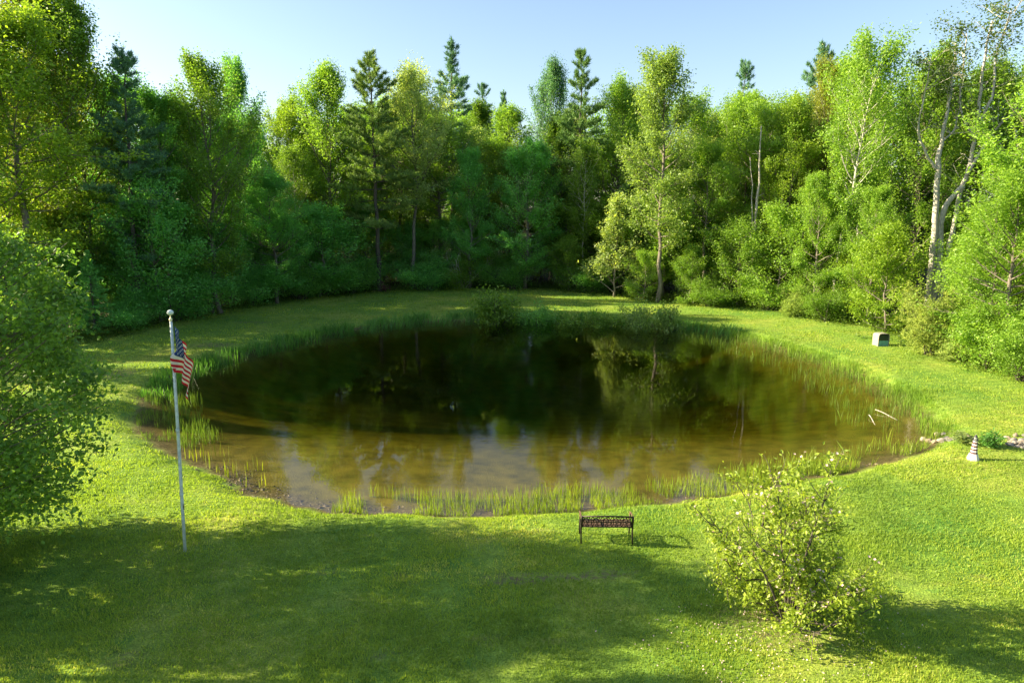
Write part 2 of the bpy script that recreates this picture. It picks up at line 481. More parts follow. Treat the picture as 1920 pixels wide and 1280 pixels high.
PROFILES = {
    'round': lambda f: math.sin(math.pi * (0.20 + 0.74 * f)) ** 0.8,
    'tall': lambda f: 0.45 + 0.55 * math.sin(math.pi * (0.12 + 0.85 * f)) if f < .85 else 0.55 - 0.3 * (f - .85) / .15,
    'mound': lambda f: 0.86 if f < .35 else 0.86 * math.sqrt(max(.05, 1 - ((f - .35) / .68) ** 2)),
    'cone': lambda f: (1 - f) ** 0.8 * 0.95 + 0.06,
    'high': lambda f: 0.35 + 0.65 * math.sin(math.pi * (0.05 + 0.87 * f)),
}
def broadleaf(seed, H, cb, Rad, nl, up0, up1, leaf, nleaf, prof='round', c=0.55, flat=0.45, tr=0.16, bark=None, k=7, wob=0.10,
              sub=5, even=1.5, lean=(0, 0), leafmat=None, trunk_top=0.93, up=0.9, along=1.15, iso=.62):
    """Returns (trunk mesh, crown mesh)."""
    rng = np.random.default_rng(seed); mb = MB()
    n = 13; t = np.linspace(0, 1, n)
    w = np.cumsum(rng.normal(0, H * 0.006, (n, 2)), 0); w[0] = 0
    tp = np.column_stack([w[:, 0] + lean[0] * t * H, w[:, 1] + lean[1] * t * H, H * trunk_top * t])
    trad = tr * (1 - t) ** 0.75 + 0.015; trad[0] *= 1.35
    tp[0, 2] = -0.25
    mb.tube(tp, trad, k)
    tips = []; dirs = []
    for q in range(nl):
        f = (q + rng.uniform(.2, .8)) / nl
        h = min(cb + (1 - cb) * f * trunk_top, .97 * trunk_top) / trunk_top
        base = np.array([np.interp(h, t, tp[:, a]) for a in range(3)])
        az = q * 2.39996 + rng.normal(0, .35)
        L = Rad * PROFILES[prof](f) * rng.uniform(.7, 1.2)
        el = up0 + (up1 - up0) * f + rng.normal(0, .14)
        d = np.array([math.cos(az) * math.cos(el), math.sin(az) * math.cos(el), math.sin(el)])
        pts, dl = limb(base, d, L, rng, 6, 0.30, wob)
        r0 = max(0.012, min(np.interp(h, t, trad) * .6, 0.02 + L * .014))
        mb.tube(pts, np.linspace(r0, .008, len(pts)), 5, cap=False)
        tips.append(pts[-1]); dirs.append(dl)
        for s in range(sub):
            fs = rng.uniform(.30, 1.0); b = np.array([np.interp(fs * 6, np.arange(7), pts[:, a]) for a in range(3)])
            sd = 1 if s % 2 else -1
            ang = sd * rng.uniform(.5, 1.1); dd = np.array([dl[0] * math.cos(ang) - dl[1] * math.sin(ang), dl[0] * math.sin(ang) + dl[1] * math.cos(ang), dl[2] + rng.normal(.12, .25)])
            L2 = (0.25 + 0.42 * (1 - fs * .6)) * L * rng.uniform(.6, 1.1) + c * .3
            p2, d2 = limb(b, dd, L2, rng, 4, 0.3, wob)
            mb.tube(p2, np.linspace(r0 * .45, .005, 5), 4, cap=False)
            tips += [p2[2], p2[3], p2[4]]; dirs += [d2] * 3
    tips.append(tp[-1]); dirs.append(np.array([0, 0, 1.0]))
    tips = np.array(tips); dirs = nrm(np.array(dirs) + [0, 0, .25])
    m_ = rng.random(len(tips)) < 0.85; tips = tips[m_]; dirs = dirs[m_]
    # clumps of unequal weight
    wgt = rng.gamma(even, 1, len(tips)); wgt /= wgt.sum()
    cnt = rng.multinomial(nleaf, wgt)
    T = np.repeat(tips, cnt, 0); sc = np.repeat(rng.uniform(.7, 1.3, len(tips)), cnt)[:, None]
    o = (np.clip(rng.normal(0, iso, (len(T), 3)), -1.7 * iso, 1.7 * iso) * np.array([c, c, c * flat]) + np.repeat(dirs, cnt, 0) * np.clip(rng.normal(0, 1, (len(T), 1)), -1.7, 1.3) * along * c) * sc
    o[:, 2] -= 0.10 * (o[:, 0] ** 2 + o[:, 1] ** 2) / c
    C = T + o
    V, F = leaves_np(C, leaf, rng, up=up)
    ct = np.repeat(rng.normal(0, .13, len(tips)), cnt)
    tone = np.clip(rng.normal(.48, .17, len(C)) + ct, 0, 1)
    return mb.mesh("trunk", bark or M_BARK, True), mesh_np("crown", V, F, leafmat or M_LEAF, tone)

def needles_np(C, D, rng, length, per, width):
    """Tufts: thin blades fanning forward and upward round each shoot."""
    n = len(C) * per
    Cc = np.repeat(C, per, 0); Dd = np.repeat(D, per, 0)
    v = Dd * rng.uniform(.2, 1.0, (n, 1)) + rng.normal(0, .55, (n, 3)); v[:, 2] += .25; v = nrm(v)
    L = length * rng.uniform(.6, 1.2, (n, 1))
    s = nrm(np.cross(v, rng.normal(0, 1, (n, 3)))) * width
    st = Cc + rng.normal(0, length * .18, (n, 3))
    V = np.stack([st - s, st + s, st + v * L], 1).reshape(-1, 3)
    return V, np.arange(3 * n).reshape(n, 3)

def pine(seed, H, cb, Rad, whorl=0.85, per=5, flatness=0.0, length=.30, needles=17, dens=1.0, tr=.2, prof=None, gaps=.12, droop=0.0, bark=None, width=.028, jag=.3):
    rng = np.random.default_rng(seed); mb = MB()
    n = 16; t = np.linspace(0, 1, n)
    w = np.cumsum(rng.normal(0, H * .003, (n, 2)), 0); w[0] = 0
    tp = np.column_stack([w, H * t]); tp[0, 2] = -.25
    trad = tr * (1 - t) ** .8 + .012
    mb.tube(tp, trad, 8)
    C, D = [], []
    z = cb * H
    prof = prof or (lambda f: (0.55 + .45 * math.sin(math.pi * min(1, f * 1.3 + .1))) * (1 - f) ** .62)
    while z < H * .985:
        f = (z / H - cb) / (1 - cb)
        nb = max(3, int(per * rng.uniform(.7, 1.3))); a0 = rng.uniform(0, 6.28)
        wl = rng.uniform(1 - jag, 1 + jag)
        for q in range(nb):
            if rng.random() < gaps: continue
            az = a0 + 6.283 * q / nb + rng.normal(0, .25)
            L = max(.25, Rad * prof(f) * wl * rng.uniform(.65, 1.2))
            el = -.10 + .95 * f ** 2 + rng.normal(0, .10) - droop
            base = np.array([np.interp(z / H, t, tp[:, a]) for a in range(3)])
            d = np.array([math.cos(az) * math.cos(el), math.sin(az) * math.cos(el), math.sin(el)])
            pts, dl = limb(base, d, L, rng, 6, .30 - droop, .05)
            mb.tube(pts, np.linspace(max(.012, .05 * (1 - f)), .006, 7), 4, cap=False)
            ns = max(3, int(L * 6.5 * dens))
            for s in range(ns):
                fs = .28 + .72 * (s + rng.random()) / ns if L > .8 else rng.random()
                b = np.array([np.interp(fs * 6, np.arange(7), pts[:, a]) for a in range(3)])
                ang = (1 if s % 2 else -1) * rng.uniform(.3, 1.1)
                dd = nrm(np.array([dl[0] * math.cos(ang) - dl[1] * math.sin(ang), dl[0] * math.sin(ang) + dl[1] * math.cos(ang), dl[2] + .15]))
                l2 = rng.uniform(.1, 1) * (.22 + .30 * L * (1.15 - fs))
                for u in np.linspace(.25, 1, max(1, int(l2 / .25))):
                    C.append(b + dd * l2 * u + rng.normal(0, .05, 3)); D.append(dd)
            C.append(pts[-1]); D.append(dl)
        z += whorl * rng.uniform(.7, 1.25) * (1.0 - .45 * f)
    for q in range(6):
        C.append(tp[-1] - np.array([0, 0, q * .18])); D.append(np.array([0, 0, 1.0]))
    C, D = np.array(C), np.array(D)
    V, F = needles_np(C, D, rng, length, needles, width)
    tone = np.clip(np.repeat(rng.normal(.48, .16, len(C)), needles) + rng.normal(0, .12, len(F)), 0, 1)
    return mb.mesh("trunk", bark or M_BARK_DARK, True), mesh_np("crown", V, F, M_NEEDLE, tone)

def bush(seed, H, Rad, stems, leaf, nleaf, c=.28, flat=.7, bark=None, spread=.55, needle=False, up=.8, sub=4):
    rng = np.random.default_rng(seed); mb = MB(); tips = []; dirs = []
    for q in range(stems):
        az = q * 2.4 + rng.normal(0, .3); el = math.pi / 2 - spread * rng.uniform(.2, 1.5)
        d = np.array([math.cos(az) * math.cos(el), math.sin(az) * math.cos(el), math.sin(el)])
        L = min(H / max(.35, math.sin(el)), Rad / max(.25, math.cos(el))) * rng.uniform(.7, 1.0)
        b0 = np.array([rng.normal(0, .08 * Rad), rng.normal(0, .08 * Rad), -.1])
        pts, dl = limb(b0, d, L, rng, 6, .1, .13)
        mb.tube(pts, np.linspace(.012 + .012 * H, .006, 7), 5, cap=False)
        for s in range(sub + 2):
            fs = rng.uniform(.18, 1); b = np.array([np.interp(fs * 6, np.arange(7), pts[:, a]) for a in range(3)])
            dd = nrm(dl + rng.normal(0, .75, 3)); dd[2] = abs(dd[2]) * .6 + .1
            p2, d2 = limb(b, dd, L * rng.uniform(.2, .42), rng, 4, .1, .15)
            mb.tube(p2, np.linspace(.006 + .004 * H, .004, 5), 4, cap=False)
            tips += [p2[2], p2[4]]; dirs += [d2, d2]
        tips.append(pts[-1]); dirs.append(dl)
    tips = np.array(tips); tips[:, 2] = np.maximum(tips[:, 2], .12)
    if needle:
        per = max(4, nleaf // len(tips) // 12)
        C = clump_points(tips, per, c, flat, rng); C[:, 2] = np.maximum(C[:, 2], .05)
        D = nrm(np.repeat(np.array(dirs), per, 0) + rng.normal(0, .5, (len(C), 3)))
        V, F = needles_np(C, D, rng, leaf, 12, .012)
        tone = np.clip(np.repeat(rng.normal(.5, .15, len(C)), 12) + rng.normal(0, .1, len(F)), 0, 1)
        return mb.mesh("stems", bark or M_BARK_DARK), mesh_np("crown", V, F, M_NEEDLE, tone)
    wgt = rng.gamma(2.5, 1, len(tips)); cnt = rng.multinomial(nleaf, wgt / wgt.sum())
    T = np.repeat(tips, cnt, 0); o = rng.normal(0, 1, (len(T), 3)) * np.array([c, c, c * flat])
    C = T + o; C[:, 2] = np.abs(C[:, 2] - .03) + .03
    V, F = leaves_np(C, leaf, rng, up=up)
    tone = np.clip(rng.normal(.48, .17, len(C)) + np.repeat(rng.normal(0, .12, len(tips)), cnt), 0, 1)
    return mb.mesh("stems", bark or M_BARK_DARK), mesh_np("crown", V, F, M_LEAF, tone)

# ------------------------------------------------------------------ tree library: (trunk, crown, height)
LIB = {}
def lib(kind, H, pair): LIB.setdefault(kind, []).append((pair[0], pair[1], H))
for s in (11, 12, 13, 14):
    lib('maple', 18, broadleaf(s, 18, .13, 4.4, 46,   .12, 1.0, .19, 42000, 'round', c=.50, flat=.42, tr=.2))
for s in (16, 17):
    lib('maple_high', 18, broadleaf(s, 18, .40, 4.4, 38, .05, 1.0, .19, 32000, 'round', c=.50, flat=.42, tr=.22))
for s in (21, 22, 23):
    lib('ash', 18, broadleaf(s, 18, .12, 3.8, 50, .42, 1.2, .18, 36000, 'tall', c=.46, flat=.55, tr=.17, wob=.07))
for s in (31, 32):
    lib('poplar', 18, broadleaf(s, 18, .22, 2.8, 50, .30, .95, .18, 31000, 'tall', c=.44, flat=.6, tr=.16, bark=M_BARK))
for s in (41, 42):
    lib('thin', 17, broadleaf(s, 17, .35, 3.0, 34, .35, 1.1, .18, 20000, 'high', c=.5, flat=.5, tr=.12, bark=M_BARK_PALE))
FULL = lambda f: (0.72 + .28 * math.sin(math.pi * min(1, f * 1.4))) * (1 - f) ** .42
lib('pine', 19, pine(51, 19, .28, 3.9, per=6, prof=FULL, needles=20, length=.34))
lib('pine', 19, pine(52, 19, .34, 2.9, whorl=.85, per=6, gaps=.15, jag=.45, prof=FULL, needles=20, length=.34))
lib('pine', 19, pine(53, 19, .25, 3.5, whorl=.9, gaps=.12, prof=FULL, needles=20, length=.34))
lib('sparse_pine', 19, pine(54, 19, .5, 2.1, whorl=.72, per=6, gaps=.18, jag=.5, prof=FULL, needles=20, length=.34))
lib('fir', 14, pine(55, 14, .06, 3.3, whorl=.55, per=6, gaps=.05, droop=.12, needles=15, prof=lambda f: (1 - f) ** .85 * .95 + .05, jag=.18))
lib('fir', 14, pine(56, 14, .05, 2.9, whorl=.6, per=6, gaps=.08, droop=.10, needles=15, prof=lambda f: (1 - f) ** .8 * .95 + .05, jag=.22))
for s in (61, 62, 63):
    lib('sapling', 7, broadleaf(s, 7, .03, 2.6, 28, .10, .9, .145, 19000, 'round', c=.40, flat=.38, tr=.06, k=6))
lib('upright', 6, broadleaf(64, 6, .04, 1.9, 28, .45, 1.1, .17, 7000, 'cone', c=.26, flat=.5, tr=.05, k=6))
for s in (71, 72, 73):
    lib('shrub', 2.6, bush(s, 2.6, 1.9, 12, .10, 16000, c=.32, flat=.6))
for s in (78, 79):
    lib('bank_bush', 2.6, bush(s, 2.6, 1.7, 12, .19, 4200, c=.30, flat=.65))
for s in (74, 75):
    lib('weed', .62, bush(s, .62, .55, 11, .11, 900, c=.10, flat=.7, sub=3))
for s in (76, 77):
    lib('soft_pine', 2.6, bush(s, 2.6, 1.5, 9, .17, 26000, c=.26, flat=.8, needle=True))

def plant(name, kind, var, x, y, H, colr, label, cat, group=None, w=1.0, rz=None, trunk_name="trunk", lean=None):
    tm, cm, h0 = LIB[kind][var % len(LIB[kind])]
    o = thing(name, (x, y, gz(x, y)), label, cat, group, rz if rz is not None else (x * 12.9 + y * 7.7) % 6.28)
    s = H / h0; o.scale = (s * w, s * w, s)
    if lean: o.rotation_euler = (lean[0], lean[1], o.rotation_euler[2])
    link(trunk_name, tm, o)
    link("crown", cm, o, tuple(c * LIFT for c in colr))
    return o

LIFT = 2.45
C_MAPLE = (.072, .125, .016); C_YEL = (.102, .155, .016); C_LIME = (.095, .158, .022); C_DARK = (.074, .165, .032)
C_TEAL_SHADE = (.075, .185, .044); C_PALE = (.15, .19, .065); C_RED = (.098, .115, .020); C_PINE = (.050, .095, .026); C_PINEY = (.075, .118, .03)  # teal carries the cool tone of shaded trees, lightened to lift their shade
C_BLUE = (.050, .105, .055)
placed = [(*gp(1740, 600)[:2], 3.0)]
FORK = gp(1740, 600)
def tree(px, base, top, kind, var, colr, label, w=1.0, name=None, lean=None, push=0.0, cat="tree", rz=None):
    p = gp(px, base); y = p[1] + push; x = p[0] * y / p[1]
    z0 = gz(x, y); H = zat(px, top, y) - z0
    nm = name or {'maple_high': 'maple_tree', 'maple': 'maple_tree', 'ash': 'ash_tree', 'poplar': 'poplar_tree', 'thin': 'birch_tree', 'pine': 'pine_tree', 'sparse_pine': 'pine_tree',
                  'fir': 'hemlock_tree', 'sapling': 'sapling', 'upright': 'sapling', 'shrub': 'shrub', 'soft_pine': 'young_pine'}[kind]
    placed.append((x, y, 1.0 if H < 5 else 2.4))
    return plant(nm, kind, var, x, y, H, colr, label, cat, None, w, lean=lean, rz=rz, trunk_name="stems" if kind in ('shrub', 'soft_pine', 'bank_bush') else "trunk")

# --- trees one can point at, left to right: pixel column, foot row, top row
tree(70, 628, 25, 'maple_high', 0, C_YEL, "big yellow-green maple at the far left, its dark trunk showing low down", 1.15)
tree(128, 622, -10, 'maple', 1, C_RED, "tall maple with a rusty red-brown top beside the yellow-green maple", 0.8, push=4)
tree(178, 618, 2, 'ash', 0, C_MAPLE, "tall narrow deep green tree topping the left wood beside the rusty maple", 0.9, push=3)
tree(262, 610, 85, 'pine', 2, C_BLUE, "dark blue-green pine right of the tallest left trees, its tip leaning right", 1.0, lean=(0, .05))
tree(-40, 640, 50, 'maple', 2, C_YEL, "yellow-green maple cut by the left edge of the photo", 1.05)
tree(180, 628, 470, 'fir', 0, C_TEAL_SHADE, "low dark hemlock in deep shade behind the thin red stake", 1.0)
tree(30, 648, 420, 'fir', 1, C_TEAL_SHADE, "shaded young hemlock half hidden by the big round tree at left", 1.0)
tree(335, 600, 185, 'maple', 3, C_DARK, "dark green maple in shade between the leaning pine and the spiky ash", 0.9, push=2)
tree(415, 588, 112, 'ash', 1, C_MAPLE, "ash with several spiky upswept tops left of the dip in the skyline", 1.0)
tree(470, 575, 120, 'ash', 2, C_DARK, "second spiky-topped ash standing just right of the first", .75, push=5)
tree(300, 605, 350, 'sapling', 0, C_TEAL_SHADE, "dark shaded understorey tree below the leaning pine", 1.0)
tree(400, 588, 430, 'sapling', 1, C_TEAL_SHADE, "teal green understorey tree below the spiky ash", 1.2)
tree(520, 568, 330, 'maple', 1, C_TEAL_SHADE, "broad low maple in shade at the bend of the left wood", 1.2)
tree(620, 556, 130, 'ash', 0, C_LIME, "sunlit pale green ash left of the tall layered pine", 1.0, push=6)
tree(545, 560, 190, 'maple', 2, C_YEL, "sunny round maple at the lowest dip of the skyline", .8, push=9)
tree(600, 555, 400, 'sapling', 2, C_TEAL_SHADE, "wide dark bushy tree left of the layered pine's bare trunk", 1.5)
tree(712, 546, 102, 'pine', 0, C_PINEY, "tall layered white pine with yellow-lit boughs and a bare grey lower trunk", 1.0, rz=2.0)
tree(775, 545, 145, 'maple_high', 1, C_PALE, "silvery pale-leaved tree right of the layered pine", .8, push=2)
tree(850, 540, 74, 'sparse_pine', 0, C_BLUE, "pine with a bare stem and ragged top standing highest in the middle", 1.0, push=14)
tree(905, 540, 160, 'pine', 1, C_BLUE, "small distant pine right of the ragged-topped pine", .8, push=26)
tree(945, 540, 170, 'fir', 1, C_BLUE, "narrow far conifer tip in the middle of the skyline", .6, push=30)
tree(955, 540, 195, 'poplar', 0, C_LIME, "feathery light green tree behind the dark maple in the middle", 1.1, push=8)
tree(880, 541, 290, 'maple', 3, C_TEAL_SHADE, "dark blue-green maple right of the silvery tree", .95)
tree(985, 541, 270, 'maple', 2, C_TEAL_SHADE, "broad blue-green maple in shade left of the slender pine", 1.1)
tree(1084, 546, 98, 'pine', 1, C_PINE, "slender pine with a long bare trunk right of the middle", .95, push=4)
tree(1030, 546, 122, 'ash', 0, C_BLUE, "grey-green thin-leaved tree leaning on the slender pine's left", .7, push=8)
tree(1045, 546, 225, 'maple', 3, C_MAPLE, "mid green maple filling the gap left of the slender pine", .9, push=7)
tree(1150, 552, 165, 'maple', 1, C_LIME, "round bright green maple between the slender pine and the tall poplar", .9, push=9)
tree(1065, 545, 450, 'sapling', 0, C_MAPLE, "small spreading tree with lit top in front of the slender pine", 1.3)
tree(1150, 556, 368, 'upright', 0, C_PALE, "pale upright sapling left of the tall poplar's trunk", 1.0)
tree(1233, 566, 92, 'poplar', 1, (.10, .145, .038), "tall pale-leaved poplar at the pond's far right with a grey trunk", 1.0)
tree(1205, 562, 478, 'sapling', 1, C_LIME, "bright green bushy sapling at the foot of the tall poplar", 1.2)
tree(1290, 570, 470, 'sapling', 2, C_MAPLE, "leafy sapling right of the tall poplar's trunk", 1.2)
tree(1365, 575, 115, 'pine', 2, C_BLUE, "bushy pine top rising behind the dead snag", .8, push=24)
tree(1390, 575, 188, 'maple', 0, C_LIME, "lime green maple behind the dead snag", .9, push=10)
tree(1500, 588, 84, 'pine', 0, C_BLUE, "blue-green pine behind the rusty-topped maple at right", .8, push=14)
tree(1525, 588, 130, 'maple', 3, C_RED, "rusty-topped maple in front of the blue-green pine", .75, push=9)
tree(1460, 585, 200, 'maple', 1, C_YEL, "yellow-green maple right of the dead snag", .8, push=5)
tree(1555, 600, 105, 'thin', 1, C_LIME, "leaning pale-trunked birch left of the forked tree", .9, lean=(0, .16), push=3)
tree(1600, 602, 120, 'thin', 0, C_LIME, "second leaning birch nearer the forked tree", .9, lean=(0, .13), push=6)
tree(1690, 618, 95, 'ash', 1, C_LIME, "tall light green ash just left of the forked tree", .9, push=9)
tree(1380, 575, 420, 'sapling', 0, C_MAPLE, "green sapling below the dead snag", 1.1)
tree(1450, 582, 400, 'sapling', 1, C_LIME, "sunlit layered sapling right of the dead snag's foot", 1.1)
tree(1530, 594, 330, 'maple', 2, C_LIME, "half-grown sunlit maple filling the right wood edge", .95)
tree(1620, 608, 360, 'maple', 3, C_LIME, "half-grown green maple above the hooded box", 1.0)
tree(1660, 622, 440, 'sapling', 2, C_YEL, "yellow-green sapling left of the forked tree's trunks", 1.1)
tree(1885, 690, 330, 'maple', 0, C_LIME, "wide light green young maple at the right edge of the photo", 1.25)
tree(1850, 672, 430, 'sapling', 1, C_LIME, "layered green sapling right of the forked tree", 1.1)
tree(1800, 640, 130, 'maple', 1, C_MAPLE, "full maple behind the forked tree", .9, push=15)
tree(1905, 690, 60, 'ash', 0, C_LIME, "tall ash behind the right-edge maple", 1.0, push=26)
# bushes along the wood edge
for px, b, t, kind, v, c, w, lab in [
    (1738, 664, 560, 'soft_pine', 0, (.105, .135, .026), .85, "soft yellow-green young pine hiding the forked tree's foot"),
    (1800, 672, 600, 'soft_pine', 1, (.12, .16, .04), 1.2, "spreading young pine right of the yellow-green one"),
    (1495, 592, 540, 'soft_pine', 1, (.10, .14, .026), 1.2, "rounded soft young pine at the bend of the right lawn"),
    (1440, 582, 530, 'shrub', 0, C_LIME, 1.1, "bright green shrub left of the rounded young pine"),
    (1550, 602, 548, 'shrub', 1, C_MAPLE, 1.2, "leafy shrub right of the rounded young pine"),
    (1860, 690, 590, 'shrub', 2, C_LIME, 1.2, "bright shrub at the foot of the right-edge maple"),
    (1915, 712, 640, 'shrub', 0, C_MAPLE, 1.2, "dark-based shrub at the very right of the wood edge"),
    (330, 602, 520, 'shrub', 1, C_TEAL_SHADE, 1.5, "shaded bush at the left wood edge above the flagpole"),
    (470, 572, 505, 'shrub', 2, C_TEAL_SHADE, 1.4, "shaded bush right of the flagpole at the wood edge"),
    (560, 560, 500, 'shrub', 0, C_DARK, 1.4, "dark bush left of the brown garden chair"),
    (655, 549, 490, 'shrub', 1, C_DARK, 1.5, "wide dark bush next to the brown garden chair"),
    (800, 544, 488, 'shrub', 2, C_TEAL_SHADE, 1.4, "blue-green bush right of the brown garden chair"),
    (870, 541, 480, 'shrub', 0, C_MAPLE, 1.2, "thin green bush above the far shore willow"),
    (960, 541, 490, 'shrub', 1, C_DARK, 1.4, "dark bush behind the far shore willow"),
    (1110, 547, 495, 'shrub', 2, C_DARK, 1.3, "dark bush at the shadowed hollow in the wood"),
    (1330, 574, 520, 'shrub', 0, C_MAPLE, 1.3, "green shrub right of the tall poplar's foot"),
    (235, 620, 560, 'shrub', 2, C_TEAL_SHADE, 1.4, "dark shrub right of the thin red stake")]:
    tree(px, b, t, kind, v, c, lab, w, cat="shrub" if kind == 'shrub' else "tree")
# bushes on the far bank of the pond
for px, b, t, v, c, w, lab in [
    (928, 600, 540, 0, C_MAPLE, .80, "round willow bush alone on the far shore"),
    (1012, 600, 577, 1, C_DARK, 1.1, "low bush right of the round willow bush on the shore"),
    (1068, 602, 585, 2, C_MAPLE, 1.0, "smallest low bush on the far bank among the reeds"),
    (1130, 604, 583, 0, C_MAPLE, 1.0, "small bush on the far bank left of the pale bushes"),
    (1195, 608, 574, 1, (.10, .15, .04), .75, "pale-leaved bush on the far bank, left one of two"),
    (1248, 612, 568, 2, (.10, .15, .04), .65, "pale-leaved bush on the far bank below the poplar trunk")]:
    tree(px, b, t, 'bank_bush', v, c, lab, w, name="bush", cat="bush")

# --- the wood behind and between them
SKY_PX = [(-400, 40), (0, 75), (100, 70), (200, 80), (280, 160), (330, 200), (400, 190), (480, 215), (560, 200), (620, 195), (700, 190), (800, 185), (900, 196),
          (1000, 198), (1100, 195), (1200, 190), (1300, 188), (1400, 190), (1500, 170), (1600, 150), (1700, 140), (1800, 120), (1920, 90), (2400, 60)]
rng = np.random.default_rng(77)
wl = catmull(wood_line, 12, closed=False)
seg = np.r_[0, np.cumsum(np.hypot(*np.diff(wl, axis=0).T))]
tang = nrm(np.gradient(wl, axis=0)); outn = np.column_stack([-tang[:, 1], tang[:, 0]])
FILL = [('maple_high', 'maple_tree'), ('maple', 'maple_tree'), ('ash', 'ash_tree'), ('poplar', 'poplar_tree'), ('thin', 'birch_tree'), ('pine', 'pine_tree')]
for off, sp in ((2.5, 4.4), (6, 4.4), (10, 4.6), (15, 5.0), (21, 5.6), (4, 4.0), (8, 4.2)):
    low = off in (4, 8)
    s = rng.uniform(0, sp)
    while s < seg[-1]:
        p = np.array([np.interp(s, seg, wl[:, a]) for a in (0, 1)]); q = nrm(np.array([np.interp(s, seg, outn[:, a]) for a in (0, 1)]))
        x, y = p + q * (off + rng.normal(0, .9)); s += sp * rng.uniform(.75, 1.3)
        if y < (30 if x < 0 else 8) or any((x - a) ** 2 + (y - b) ** 2 < (r * r if not low else 1.2) for a, b, r in placed): continue
        _px = to_px((x, y, 3))[0]
        if 1640 < _px < 1900 and y < FORK[1] + 5: continue
        if 660 < _px < 770 and off < 3: continue
        kind, nm = FILL[rng.integers(len(FILL))] if not low else ('sapling', 'sapling')
        px, _ = to_px((x, y, 10))
        if (px < 60 and off > 3) or (px < 330 and off > 9): continue
        lim = np.interp(px, *zip(*SKY_PX)) + abs(rng.normal(0, 32))
        H = float(np.clip(zat(px, lim, y) - gz(x, y), 9, 24))
        if off == 2.5: H *= rng.uniform(.45, .85)
        if low: H = rng.uniform(5, 8.5)
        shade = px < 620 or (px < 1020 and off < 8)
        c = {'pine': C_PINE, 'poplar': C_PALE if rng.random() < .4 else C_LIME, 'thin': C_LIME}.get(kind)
        if c is None: c = [C_MAPLE, C_DARK, C_TEAL_SHADE][rng.integers(3)] if shade else [C_LIME, C_YEL, C_MAPLE, C_LIME][rng.integers(4)]  # shade and sun put into leaf colour: cool greens against lime and yellow
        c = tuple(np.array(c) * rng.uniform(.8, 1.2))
        placed.append((x, y, 2.2 if not low else 1.2))
        side = "left of the pond" if px < 560 else "beyond the far shore" if px < 1130 else "right of the pond"
        word = {'maple': 'round-crowned maple', 'maple_high': 'tall bare-stemmed maple', 'ash': 'upright ash', 'poplar': 'feathery poplar', 'thin': 'thin pale-trunked birch', 'pine': 'green pine', 'sapling': 'leafy young tree'}[kind]
        depth = "edge of" if off < 5 else "depth of"
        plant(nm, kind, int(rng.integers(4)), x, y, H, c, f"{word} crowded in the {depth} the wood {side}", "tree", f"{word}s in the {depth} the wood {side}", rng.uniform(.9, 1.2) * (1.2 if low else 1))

def distant_wood():
    """The far wood that closes the horizon: crowns and trunks of many trees as one mass."""
    rng = np.random.default_rng(88); Vs, Fs, Ts, n = [], [], [], 0; mb = MB()
    for off in (28, 35, 43, 52, 62):
        s = rng.uniform(0, 6)
        while s < seg[-1]:
            p = np.array([np.interp(s, seg, wl[:, a]) for a in (0, 1)]); q = nrm(np.array([np.interp(s, seg, outn[:, a]) for a in (0, 1)]))
            x, y = p + q * (off + rng.normal(0, 1.5)); s += 5.2 * rng.uniform(.75, 1.3)
            px, _ = to_px((x, y, 10))
            if y < 25 or px < -60 or px > 2400: continue
            z0 = gz(x, y); H = float(np.clip(zat(px, np.interp(px, *zip(*SKY_PX)) - 3 + abs(rng.normal(0, 22)), y) - z0, 9, 26)); Rr = rng.uniform(3.2, 4.6)
            K = 70; u = nrm(rng.normal(0, 1, (K, 3))); cc = np.column_stack([x + u[:, 0] * Rr, y + u[:, 1] * Rr, z0 + H * .52 + u[:, 2] * H * .44])
            C = np.repeat(cc, 55, 0) + rng.normal(0, 1, (K * 55, 3)) * np.array([.8, .8, .5])
            V, F = leaves_np(C, .42, rng); Vs.append(V); Fs.append(F + n); n += len(V)
            Ts.append(np.clip(rng.normal(.48, .15, len(F)) + rng.normal(0, .15) + np.repeat(rng.normal(0, .1, K), 55), 0, 1))
            mb.tube([(x, y, z0 - .3), (x, y, z0 + H * .8)], [.2, .04], 5, cap=False)
    nt = len(np.vstack(mb.V)); F2 = np.vstack(mb.Q) + n
    me = mesh_np("distant_wood", np.vstack(Vs + mb.V), np.vstack(Fs + [F2]), [M_LEAF, M_BARK_DARK], np.r_[np.concatenate(Ts), np.full(len(F2), .5)], midx=np.r_[np.zeros(n // 4), np.ones(len(F2))])
    tag(link("distant_wood", me, None, tuple(LIFT * c for c in (.085, .155, .016))), "unbroken far wood closing the horizon behind the trees", "wood", kind="stuff")
distant_wood()

for x_, y_, h_ in ((-36.5, 33.5, 14.5), (-38, 28.6, 12.5)):
    plant('maple_tree', 'maple', 2, x_, y_, h_, C_MAPLE, "maple just outside the left edge, its shadow lying on the left bank", 'tree', "maples shading the left bank", .75)
plant('maple_tree', 'maple_high', 0, -16.2, 11.0, 9.2, C_MAPLE, "bare-stemmed maple just outside the left edge, shading the bottom of the lawn", 'tree', None, .85)

